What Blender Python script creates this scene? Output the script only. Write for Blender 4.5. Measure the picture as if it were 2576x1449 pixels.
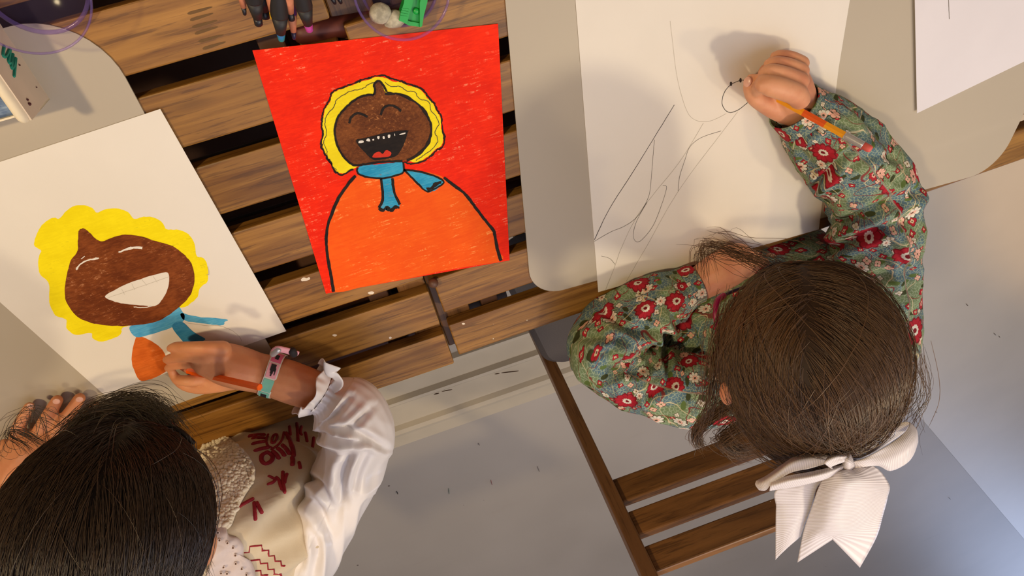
import bpy, bmesh, math, random
import numpy as np
from mathutils import Vector, noise
from mathutils.geometry import tessellate_polygon
from mathutils.bvhtree import BVHTree
random.seed(7); rng = np.random.default_rng(7)
for o in list(bpy.data.objects): bpy.data.objects.remove(o)
SC = bpy.context.scene; COL = SC.collection
PI = math.pi

# ------------------------------------------------------------------ camera
W, H, F = 2576, 1449, 1650.0
RM = np.array([[0.94595640, 0.31230024, -0.08737876], [-0.19489211, 0.76282750, 0.61653165], [0.25919790, -0.56618263, 0.78246641]])
ZT = 0.72; CZ = ZT + 0.632
CAM = np.array([0.0, 0.0, CZ])
from mathutils import Matrix
cd = bpy.data.cameras.new('camera'); cam = bpy.data.objects.new('camera', cd); COL.objects.link(cam)
cd.sensor_width = 36; cd.lens = F*36/W; cd.clip_start = 0.01; cd.clip_end = 60
m4 = Matrix.Identity(4)
for i in range(3):
    for j in range(3): m4[i][j] = float(RM[i, j])
    m4[i][3] = float(CAM[i])
cam.matrix_world = m4
SC.camera = cam
# ------------------------------------------------------------------ world, lamps, exposure
SC.view_settings.view_transform = 'Standard'; SC.view_settings.look = 'None'
SC.view_settings.gamma = 1; SC.view_settings.use_curve_mapping = False
SC.view_settings.exposure = 0.0
wd = bpy.data.worlds.new('World'); SC.world = wd; wd.use_nodes = True
wd.node_tree.nodes['Background'].inputs[0].default_value = (0.52, 0.50, 0.60, 1)
wd.node_tree.nodes['Background'].inputs[1].default_value = 0.42
def area(name, loc, target, size, power, col, size_y=None):
    l = bpy.data.lights.new(name, 'AREA'); l.energy = power; l.color = col; l.size = size
    if size_y: l.shape = 'RECTANGLE'; l.size_y = size_y
    o = bpy.data.objects.new(name, l); COL.objects.link(o); o.location = loc
    d = Vector(target)-Vector(loc); o.rotation_euler = d.to_track_quat('-Z', 'Y').to_euler(); return o
area('ceiling_lamp_left', (-1.15, 0.50, 2.35), (-0.1, -0.35, 0.72), 0.13, 22, (1.0, 0.77, 0.44))
area('ceiling_lamp_right', (0.85, -1.10, 2.50), (0.2, -0.4, 0.72), 0.15, 12.5, (1.0, 0.84, 0.56))
area('ceiling_lamp_far_right', (1.75, -1.45, 2.45), (0.2, -0.4, 0.72), 0.15, 7.5, (1.0, 0.77, 0.44))
area('added_cool_light', (3.7, -5.7, 1.0), (2.9, -3.6, 0.0), 1.0, 36, (0.52, 0.66, 1.0))  # added cool area light, no window here; turns the far floor bluer
area('ceiling_fill', (0.4, -1.2, 2.52), (0.4, -1.2, 0.0), 2.6, 27, (0.72, 0.77, 1.0))
sl = bpy.data.lights.new('added_floor_spot', 'SPOT'); sl.energy = 110; sl.color = (1.0, 0.56, 0.16); sl.spot_size = 2*math.atan(1.62/2.4); sl.spot_blend = .22; sl.shadow_soft_size = .05  # added warm spot, no fixture; its cone edge softens the beige floor border
so = bpy.data.objects.new('added_floor_spot', sl); COL.objects.link(so); so.location = (2.9, -.62, 2.45)

# ------------------------------------------------------------------ helpers
def ray(px, py): return RM @ np.array([(px-W/2)/F, -(py-H/2)/F, -1.0])
def P(px, py, z):
    d = ray(px, py); return CAM + d*((z-CZ)/d[2])
def D(px, py, dd): return CAM + ray(px, py)*dd
def unit(v): v = np.asarray(v, float); return v/(np.linalg.norm(v)+1e-12)
def pxr(p, r): return r*np.dot(np.asarray(p)-CAM, -RM[:, 2])/F      # radius in px -> metres at p

def mesh_obj(name, v, f, mat=None, parent=None, smooth=False, uv=None):
    me = bpy.data.meshes.new(name); me.from_pydata([tuple(map(float, p)) for p in v], [], [tuple(map(int, q)) for q in f]); me.update()
    if uv is not None:
        ul = me.uv_layers.new(name='UV'); li = np.empty(len(me.loops), dtype=np.int32); me.loops.foreach_get('vertex_index', li)
        ul.data.foreach_set('uv', np.asarray(uv, dtype=np.float32)[li].ravel())
    if smooth: me.polygons.foreach_set('use_smooth', [True]*len(me.polygons))
    if mat: me.materials.append(mat)
    o = bpy.data.objects.new(name, me); COL.objects.link(o)
    if parent: o.parent = parent
    return o
def empty(name, loc=(0, 0, 0)):
    o = bpy.data.objects.new(name, None); COL.objects.link(o); o.location = tuple(map(float, loc)); o.empty_display_size = .05
    bpy.context.view_layer.update(); return o
def child(o, parent):
    o.parent = parent
    o.matrix_parent_inverse = Matrix.Translation(parent.location).inverted() if parent.parent is None and parent.type == 'EMPTY' else Matrix.Identity(4)
    return o
def tag(o, label=None, cat=None, group=None, kind=None):
    if label: o['label'] = label
    if cat: o['category'] = cat
    if group: o['group'] = group
    if kind: o['kind'] = kind
    return o
class MB:
    def __init__(s): s.v = []; s.f = []; s.uv = []
    def add(s, v, f, uv=None):
        n = len(s.v); s.v.extend([tuple(map(float, p)) for p in v]); s.f.extend([tuple(i+n for i in q) for q in f])
        s.uv.extend([tuple(map(float, p)) for p in uv] if uv is not None else [(0, 0)]*len(v)); return s
    def obj(s, name, mat, parent=None, smooth=False, uv=False):
        o = mesh_obj(name, s.v, s.f, mat, None, smooth, s.uv if uv else None)
        if parent: child(o, parent)
        return o
def box_vf(x0, x1, y0, y1, z0, z1, c=0.0):
    """box, c = chamfer of all edges"""
    if c <= 0:
        v = [(x, y, z) for z in (z0, z1) for y in (y0, y1) for x in (x0, x1)]
        f = [(0, 2, 3, 1), (4, 5, 7, 6), (0, 1, 5, 4), (2, 6, 7, 3), (0, 4, 6, 2), (1, 3, 7, 5)]
        return v, f
    bm = bmesh.new(); v, f = box_vf(x0, x1, y0, y1, z0, z1)
    vs = [bm.verts.new(p) for p in v]; [bm.faces.new([vs[i] for i in q]) for q in f]
    bmesh.ops.bevel(bm, geom=bm.edges[:], offset=c, segments=2, affect='EDGES', profile=.5)
    bm.verts.ensure_lookup_table(); vv = [tuple(p.co) for p in bm.verts]; ff = [tuple(q.index for q in x.verts) for x in bm.faces]; bm.free(); return vv, ff
def catmull(pts, n, closed=False):
    pts = np.array(pts, float); out = []; m = len(pts); segs = m if closed else m-1
    for i in range(segs):
        if closed: p0, p1, p2, p3 = pts[(i-1) % m], pts[i], pts[(i+1) % m], pts[(i+2) % m]
        else: p0 = pts[max(i-1, 0)]; p1 = pts[i]; p2 = pts[i+1]; p3 = pts[min(i+2, m-1)]
        for k in range(n):
            t = k/n; out.append(.5*((2*p1)+(-p0+p2)*t+(2*p0-5*p1+4*p2-p3)*t*t+(-p0+3*p1-3*p2+p3)*t**3))
    if not closed: out.append(pts[-1])
    return np.array(out)
def frames(c, up=None):
    c = np.asarray(c); n = len(c); T = np.gradient(c, axis=0); T /= np.linalg.norm(T, axis=1)[:, None]+1e-12
    a = np.array(up, float) if up is not None else np.array([0, 0, 1.0])
    if abs(np.dot(unit(a), T[0])) > .95: a = np.array([1.0, 0, 0])
    A = np.zeros((n, 3)); A[0] = unit(a-np.dot(a, T[0])*T[0])
    for i in range(1, n): A[i] = unit(A[i-1]-np.dot(A[i-1], T[i])*T[i])
    B = np.cross(T, A); return T, A, B
def tube(c, r, ns=12, rb=None, cap=True, disp=None, up=None, uvscale=1.0):
    """loft along polyline c with radii r (rb = radius along B); returns v,f,uv"""
    c = np.asarray(c, float); n = len(c); r = np.broadcast_to(np.asarray(r, float), (n,)); rb = r if rb is None else np.broadcast_to(np.asarray(rb, float), (n,))
    T, A, B = frames(c, up); L = np.concatenate([[0], np.cumsum(np.linalg.norm(np.diff(c, axis=0), axis=1))])
    if cap:
        k = 4; ex0 = [(math.sin(PI/2*j/k), math.cos(PI/2*j/k)) for j in range(1, k)]
        cs = [c[0]-T[0]*r[0]*.999]+[c[0]-T[0]*r[0]*q for s_, q in ex0]+list(c)+[c[-1]+T[-1]*r[-1]*q for s_, q in ex0[::-1]]+[c[-1]+T[-1]*r[-1]*.999]
        rs = [r[0]*.02]+[r[0]*s_ for s_, q in ex0]+list(r)+[r[-1]*s_ for s_, q in ex0[::-1]]+[r[-1]*.02]
        rbs = [rb[0]*.02]+[rb[0]*s_ for s_, q in ex0]+list(rb)+[rb[-1]*s_ for s_, q in ex0[::-1]]+[rb[-1]*.02]
        As = [A[0]]*k+list(A)+[A[-1]]*k; Bs = [B[0]]*k+list(B)+[B[-1]]*k; Ls = [L[0]]*k+list(L)+[L[-1]]*k
        c, r, rb, A, B, L = map(np.array, (cs, rs, rbs, As, Bs, Ls)); n = len(c)
    th = np.arange(ns)*2*PI/ns
    rad = np.ones((n, ns))
    if disp is not None:
        S = (L/(L[-1]+1e-9))[:, None]*np.ones((1, ns)); rad = 1+disp(S, th[None, :]*np.ones((n, 1)))
    v = c[:, None, :]+A[:, None, :]*(r[:, None]*np.cos(th)*rad)[..., None]+B[:, None, :]*(rb[:, None]*np.sin(th)*rad)[..., None]
    rm = float(np.mean(r)); uv = np.stack([np.broadcast_to(th*rm, (n, ns)), np.broadcast_to(L[:, None], (n, ns))], -1)*uvscale
    f = [(i*ns+j, i*ns+(j+1) % ns, (i+1)*ns+(j+1) % ns, (i+1)*ns+j) for i in range(n-1) for j in range(ns)]
    v = v.reshape(-1, 3); uv = uv.reshape(-1, 2)
    if cap: f += [tuple(range(ns))[::-1], tuple((n-1)*ns+j for j in range(ns))]
    return v, f, uv
def px_tube(pts, ns=12, sub=4, flat=1.0, **k):
    """pts = (px, py, z, radius_px): real-size tube through points on the photo rays at height z"""
    q = [];
    for a in pts:
        p = P(a[0], a[1], a[2]); q.append([*p, pxr(p, a[3])])
    q = catmull(q, sub); return tube(q[:, :3], q[:, 3], ns, rb=q[:, 3]*flat, **k)
def poly_prism(pts2, z0, z1):
    """flat polygon (list of xy) with a top at z1 and walls to z0"""
    n = len(pts2); tri = tessellate_polygon([[Vector((p[0], p[1], 0)) for p in pts2]])
    v = [(p[0], p[1], z1) for p in pts2]+[(p[0], p[1], z0) for p in pts2]
    f = []
    for t in tri:
        a, b, c = (pts2[i] for i in t); s = (b[0]-a[0])*(c[1]-a[1])-(b[1]-a[1])*(c[0]-a[0])
        t = t if s > 0 else t[::-1]; f.append(tuple(t)); f.append(tuple(i+n for i in t[::-1]))
    f += [(i, (i+1) % n, (i+1) % n+n, i+n) for i in range(n)]
    return v, f
def sphere_vf(c, r, ax=None, nu=16, nv=10):
    ax = np.eye(3) if ax is None else np.array(ax); r = np.broadcast_to(r, (3,)); v = []
    for i in range(nv+1):
        ph = PI*i/nv
        for j in range(nu):
            t = 2*PI*j/nu; d = np.array([math.sin(ph)*math.cos(t), math.sin(ph)*math.sin(t), math.cos(ph)])*r
            v.append(np.asarray(c)+d[0]*ax[0]+d[1]*ax[1]+d[2]*ax[2])
    f = [(i*nu+j, (i+1)*nu+j, (i+1)*nu+(j+1) % nu, i*nu+(j+1) % nu) for i in range(nv) for j in range(nu)]
    return v, f
def remesh(mb, name, mat, voxel, smooth_it, parent):
    src = mb.obj(name, mat); md = src.modifiers.new('r', 'REMESH'); md.mode = 'VOXEL'; md.voxel_size = voxel; md.use_smooth_shade = True
    ms = src.modifiers.new('s', 'SMOOTH'); ms.iterations = smooth_it; ms.factor = .5
    dg = bpy.context.evaluated_depsgraph_get(); me = bpy.data.meshes.new_from_object(src.evaluated_get(dg)); me.name = name
    bpy.data.objects.remove(src); me.materials.clear(); me.materials.append(mat)
    me.polygons.foreach_set('use_smooth', [True]*len(me.polygons))
    o = bpy.data.objects.new(name, me); COL.objects.link(o); child(o, parent); return o

# ------------------------------------------------------------------ materials
def srgb(r, g, b): return tuple(((c/255)/12.92 if c/255 <= .04045 else (((c/255)+.055)/1.055)**2.4) for c in (r, g, b))+(1,)
class NT:
    def __init__(s, name):
        s.m = bpy.data.materials.new(name); s.m.use_nodes = True; s.t = s.m.node_tree; s.b = s.t.nodes['Principled BSDF']
    def n(s, typ, **k):
        nd = s.t.nodes.new(typ)
        for a, v in k.items():
            if a.startswith('_'): setattr(nd, a[1:], v)
        return nd
    def set(s, sock, v):
        if v is None: return
        if hasattr(v, 'is_output'): s.t.links.new(v, sock)
        else:
            try: sock.default_value = v
            except Exception: sock.default_value = tuple(v)[:3]
    def math(s, op, a, b=None, c=None, clamp=False):
        nd = s.n('ShaderNodeMath', _operation=op, _use_clamp=clamp); s.set(nd.inputs[0], a); s.set(nd.inputs[1], b)
        if c is not None: s.set(nd.inputs[2], c)
        return nd.outputs[0]
    def vm(s, op, a, b=None, sc=None):
        nd = s.n('ShaderNodeVectorMath', _operation=op); s.set(nd.inputs[0], a); s.set(nd.inputs[1], b)
        if sc is not None: s.set(nd.inputs['Scale'], sc)
        return nd.outputs['Value'] if op in ('LENGTH', 'DOT_PRODUCT', 'DISTANCE') else nd.outputs[0]
    def mix(s, f, a, b):
        nd = s.n('ShaderNodeMix', _data_type='RGBA'); s.set(nd.inputs[0], f); s.set(nd.inputs[6], a); s.set(nd.inputs[7], b); return nd.outputs[2]
    def coord(s, kind='Object'): return s.n('ShaderNodeTexCoord').outputs[kind]
    def map(s, v, scale=(1, 1, 1), rot=(0, 0, 0), loc=(0, 0, 0)):
        nd = s.n('ShaderNodeMapping'); s.set(nd.inputs[0], v); nd.inputs['Scale'].default_value = scale; nd.inputs['Rotation'].default_value = rot; nd.inputs['Location'].default_value = loc; return nd.outputs[0]
    def noise(s, v, scale, detail=4, rough=.55, dist=0.0, color=False):
        nd = s.n('ShaderNodeTexNoise'); s.set(nd.inputs['Vector'], v); nd.inputs['Scale'].default_value = scale; nd.inputs['Detail'].default_value = detail
        nd.inputs['Roughness'].default_value = rough; nd.inputs['Distortion'].default_value = dist; return nd.outputs['Color' if color else 'Fac']
    def vor(s, v, scale, feat='F1', rnd=1.0, dim='3D'):
        nd = s.n('ShaderNodeTexVoronoi', _feature=feat, _voronoi_dimensions=dim); s.set(nd.inputs['Vector'], v); nd.inputs['Scale'].default_value = scale; nd.inputs['Randomness'].default_value = rnd; return nd
    def ramp(s, f, stops, interp='LINEAR'):
        nd = s.n('ShaderNodeValToRGB'); s.set(nd.inputs[0], f); cr = nd.color_ramp; cr.interpolation = interp
        while len(cr.elements) < len(stops): cr.elements.new(.5)
        for e, (p, c) in zip(cr.elements, stops): e.position = p; e.color = c if len(c) == 4 else (*c, 1)
        return nd.outputs[0]
    def step(s, f, lo, hi):
        nd = s.n('ShaderNodeMapRange', _interpolation_type='SMOOTHSTEP'); s.set(nd.inputs[0], f); nd.inputs[1].default_value = lo; nd.inputs[2].default_value = hi; return nd.outputs[0]
    def bump(s, h, dist=.001, strength=1.0, prev=None):
        nd = s.n('ShaderNodeBump'); s.set(nd.inputs['Height'], h); nd.inputs['Distance'].default_value = dist; nd.inputs['Strength'].default_value = strength
        if prev is not None: s.set(nd.inputs['Normal'], prev)
        s.t.links.new(nd.outputs[0], s.b.inputs['Normal']); return nd.outputs[0]
    def out(s, col, rough=.6, spec=.5, **k):
        s.set(s.b.inputs['Base Color'], col); s.set(s.b.inputs['Roughness'], rough); s.set(s.b.inputs['Specular IOR Level'], spec)
        for a, v in k.items(): s.set(s.b.inputs[a.replace('_', ' ')], v)
        return s.m
def plain(name, col, rough=.6, spec=.4, var=.06, scale=60, bump=0.0, **k):
    t = NT(name); nz = t.noise(t.coord(), scale, 3); c0 = tuple(x*(1-var) for x in col[:3])+(1,); c1 = tuple(min(1, x*(1+var)) for x in col[:3])+(1,)
    c = t.mix(t.step(nz, .3, .7), c0, c1)
    if bump: t.bump(nz, bump)
    return t.out(c, rough, spec, **k)

def wood_mat(name, lo, hi, dark, axis='X', knots=True, rough=.42):
    t = NT(name); co = t.coord('Object'); oi = t.n('ShaderNodeObjectInfo').outputs['Random']
    off = t.n('ShaderNodeCombineXYZ'); t.set(off.inputs[0], t.math('MULTIPLY', oi, 13.7)); t.set(off.inputs[1], t.math('MULTIPLY', oi, 7.3)); t.set(off.inputs[2], t.math('MULTIPLY', oi, 3.1))
    v = t.vm('ADD', co, off.outputs[0])
    sc = {'X': (3.0, 60, 26), 'Y': (26, 1.6, 26), 'Z': (26, 26, 1.6)}[axis]; sf = {'X': (14, 260, 260), 'Y': (260, 14, 260), 'Z': (260, 260, 14)}[axis]
    n1 = t.noise(t.map(v, sc), 1.0, 5, .6, 1.2); n2 = t.noise(t.map(v, sf), 1.0, 4, .65, .3); n3 = t.noise(v, 9, 3)
    base = t.mix(t.step(n1, .3, .72), lo, hi)
    base = t.mix(t.math('MULTIPLY', t.step(n3, .42, .75), .22), base, dark)
    pores = t.step(n2, .52, .64); base = t.mix(t.math('MULTIPLY', pores, .55), base, dark)
    if knots:
        kv = t.vor(t.map(v, {'X': (2.6, 9, 9), 'Y': (9, 2.6, 9), 'Z': (9, 9, 2.6)}[axis]), 1.0); kd = kv.outputs['Distance']
        k = t.math('SUBTRACT', 1.0, t.step(kd, .03, .10)); base = t.mix(t.math('MULTIPLY', k, .75), base, tuple(x*.5 for x in dark[:3])+(1,))
    tint = t.n('ShaderNodeHueSaturation'); t.set(tint.inputs['Color'], base); t.set(tint.inputs['Value'], t.math('ADD', .85, t.math('MULTIPLY', oi, .3))); base = tint.outputs[0]
    # small paint specks
    sp = t.vor(v, 55).outputs['Distance']; spk = t.math('MULTIPLY', t.math('SUBTRACT', 1.0, t.step(sp, .03, .06)), t.step(t.noise(v, 11, 1), .66, .70))
    base = t.mix(spk, base, srgb(205, 190, 165))
    t.bump(n2, .0004, .6); return t.out(base, rough, .45)
M = {}
M['slat'] = wood_mat('oiled acacia slat', srgb(116, 74, 24), srgb(164, 116, 50), srgb(72, 42, 12))
M['frame_wood'] = wood_mat('oiled acacia frame', srgb(100, 66, 32), srgb(142, 98, 54), srgb(66, 40, 18), 'Y', False)
M['chair_wood'] = wood_mat('chair wood', srgb(104, 68, 34), srgb(150, 102, 54), srgb(70, 44, 22), 'X', False)
M['post_wood'] = wood_mat('chair post wood', srgb(104, 70, 42), srgb(136, 94, 56), srgb(72, 46, 24), 'Z', False)
M['dark_wood'] = plain('dark painted beam', srgb(92, 62, 46), .5)
M['red_wood'] = plain('red brown beam', srgb(96, 44, 34), .5)
# floor
t = NT('painted floor'); co = t.coord(); n1 = t.noise(co, 1.3, 3); n2 = t.noise(t.map(co, (3, 22, 3)), 1.0, 4)
c = t.mix(t.step(n1, .3, .7), srgb(166, 158, 150), srgb(178, 170, 162)); c = t.mix(t.math('MULTIPLY', t.step(n2, .6, .8), .18), c, srgb(150, 138, 126))
sv = t.vor(co, 5.2); sd = t.math('SUBTRACT', 1.0, t.step(sv.outputs['Distance'], .012, .022))
spk = t.vor(co, 17); sd2 = t.math('MULTIPLY', t.math('SUBTRACT', 1.0, t.step(spk.outputs['Distance'], .02, .035)), t.step(t.noise(co, 3.1, 1), .6, .64))
c = t.mix(t.math('MULTIPLY', t.math('MAXIMUM', sd, sd2), .8), c, srgb(70, 55, 52)); t.bump(n1, .002, .2); M['floor'] = t.out(c, .55, .3)
M['wall'] = plain('warm white wall', srgb(206, 198, 186), .8, .2, .03, 3)
M['pale_floor'] = plain('paler floor panel', srgb(203, 196, 186), .5, .3, .03, 3)
M['trim'] = plain('cream painted trim', srgb(190, 178, 158), .45, .35, .05, 7)
M['mat'] = None
t = NT('frosted plastic mat'); co = t.coord(); c = t.mix(t.noise(co, 5, 3), srgb(184, 172, 155), srgb(194, 181, 162))
st = t.vor(co, 14); c = t.mix(t.math('MULTIPLY', t.math('SUBTRACT', 1.0, t.step(st.outputs['Distance'], .03, .05)), t.step(t.noise(co, 6, 1), .6, .65)), c, srgb(170, 110, 100))
t.out(c, .42, .4); tr = t.n('ShaderNodeBsdfTransparent'); mx = t.n('ShaderNodeMixShader'); mx.inputs[0].default_value = .14
t.t.links.new(t.b.outputs[0], mx.inputs[1]); t.t.links.new(tr.outputs[0], mx.inputs[2]); t.t.links.new(mx.outputs[0], t.t.nodes['Material Output'].inputs[0]); M['mat'] = t.m
def paper_mat(name, col):
    t = NT(name); co = t.coord(); n = t.noise(co, 420, 3); n2 = t.noise(co, 9, 3); c = t.mix(t.step(n2, .3, .7), tuple(x*.965 for x in col[:3])+(1,), col)
    sm = t.vor(co, 16); c = t.mix(t.math('MULTIPLY', t.math('MULTIPLY', t.math('SUBTRACT', 1.0, t.step(sm.outputs['Distance'], .05, .12)), t.step(t.noise(co, 5, 1), .6, .68)), .28), c, srgb(200, 140, 110))
    t.bump(n, .00015, .5); return t.out(c, .75, .25)
M['paper'] = paper_mat('drawing paper', srgb(232, 224, 214))
def crayon(name, a, b, spec_col=None, amount=.5, scale=1.0, rot=.5, st=(60, 420)):
    t = NT(name); co = t.coord(); v = t.map(co, (st[0]*scale, st[1]*scale, 200), (0, 0, rot)); n = t.noise(v, 1.0, 4, .7, .6); v2 = t.map(co, (300*scale, 70*scale, 200), (0, 0, rot*.4)); n2 = t.noise(v2, 1.0, 4, .7, .4)
    big = t.noise(co, 38, 4, .65); c = t.mix(t.step(t.math('ADD', t.math('MULTIPLY', n, .5), t.math('MULTIPLY', big, .5)), .36, .66), a, b)
    if spec_col is not None:
        fl = t.math('MULTIPLY', t.step(n, .56, .64), t.step(n2, .46, .56)); fl = t.math('MULTIPLY', fl, t.step(t.noise(co, 24, 2), .40, .6)); c = t.mix(t.math('MULTIPLY', fl, amount), c, spec_col)
    t.bump(n, .0002, .5); return t.out(c, .6, .15)
M['red'] = crayon('red oil pastel', srgb(228, 32, 0), srgb(252, 46, 2), srgb(250, 160, 120), .6, 1.0, .9)
M['orange'] = crayon('orange oil pastel', srgb(240, 84, 10), srgb(248, 98, 16), srgb(253, 170, 90), .7, .8, -.7)
M['yellow'] = crayon('yellow oil pastel', srgb(236, 212, 20), srgb(250, 230, 30), srgb(190, 170, 40), .35)
M['brown'] = crayon('brown oil pastel', srgb(88, 44, 18), srgb(134, 76, 34), srgb(188, 124, 70), .8, 1.3, .6, (230, 330))
M['brown_pencil'] = crayon('brown crayon', srgb(98, 44, 16), srgb(138, 72, 32), srgb(196, 136, 96), .7, 1.2, -.8, (110, 420))
M['yellow_pencil'] = crayon('yellow crayon', srgb(240, 218, 10), srgb(252, 232, 20), srgb(200, 180, 20), .5, 1.0, 1.1)
M['blue'] = crayon('blue oil pastel', srgb(30, 140, 184), srgb(70, 176, 210), srgb(140, 90, 40), .6, 1.3, .2)
M['blue_pencil'] = crayon('blue colored pencil', srgb(70, 156, 206), srgb(104, 184, 222), srgb(150, 205, 230), .5, 1.0, .7)
M['blue_dark'] = crayon('darker blue colored pencil', srgb(38, 122, 178), srgb(66, 146, 192), srgb(110, 180, 210), .4, 1.0, .7)
M['orange_pencil'] = crayon('orange colored pencil', srgb(202, 92, 26), srgb(226, 112, 40), srgb(238, 160, 100), .5, 1.0, 1.3)
M['black'] = crayon('black marker', srgb(26, 20, 18), srgb(44, 34, 26), None, 0)
M['tongue'] = crayon('red tongue paint', srgb(205, 50, 30), srgb(222, 66, 44), None, 0)
M['graphite'] = plain('graphite line', srgb(120, 112, 104), .6, .3); M['graphite_dark'] = plain('dark graphite line', srgb(62, 54, 50), .6, .3)
M['graphite_faint'] = plain('faint graphite line', srgb(186, 176, 162), .6, .3)
# skin
def skin_mat(name, base, deep):
    t = NT(name); co = t.coord(); n = t.noise(co, 26, 4); n2 = t.noise(co, 420, 3); c = t.mix(t.step(n, .32, .7), base, deep); t.bump(n2, .0003, .5)
    return t.out(c, .5, .35, Subsurface_Weight=.18, Subsurface_Radius=(.012, .004, .002), Subsurface_Scale=.4)
M['skin_right'] = skin_mat('light skin', srgb(222, 160, 122), srgb(206, 136, 104))
M['skin_left'] = skin_mat('tan skin', srgb(210, 144, 100), srgb(194, 124, 84))
M['nail'] = plain('fingernail', srgb(228, 172, 150), .3, .5, .04)
M['lip'] = plain('lips', srgb(176, 92, 84), .45); M['eye_white'] = plain('eye white', srgb(230, 226, 220), .2, .6); M['iris'] = plain('brown iris', srgb(48, 28, 16), .2, .6)
def hair_mat(name, lo, hi, rough=.36):
    t = NT(name); uv = t.n('ShaderNodeUVMap').outputs[0]; s = t.n('ShaderNodeSeparateXYZ'); t.set(s.inputs[0], uv)
    nz = t.noise(t.coord(), 14, 3); f = t.math('ADD', t.math('MULTIPLY', s.outputs[0], .7), t.math('MULTIPLY', nz, .3)); c = t.mix(f, lo, hi); return t.out(c, rough, .5)
M['hair_right'] = hair_mat('brown hair', srgb(48, 32, 20), srgb(116, 84, 54), .36); M['hair_left'] = hair_mat('dark brown hair', srgb(24, 16, 9), srgb(66, 46, 28), .38)
M['scalp_right'] = plain('brown hair underlayer', srgb(50, 34, 22), .6, .2); M['scalp_left'] = plain('dark hair underlayer', srgb(28, 19, 12), .6, .2)

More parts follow.
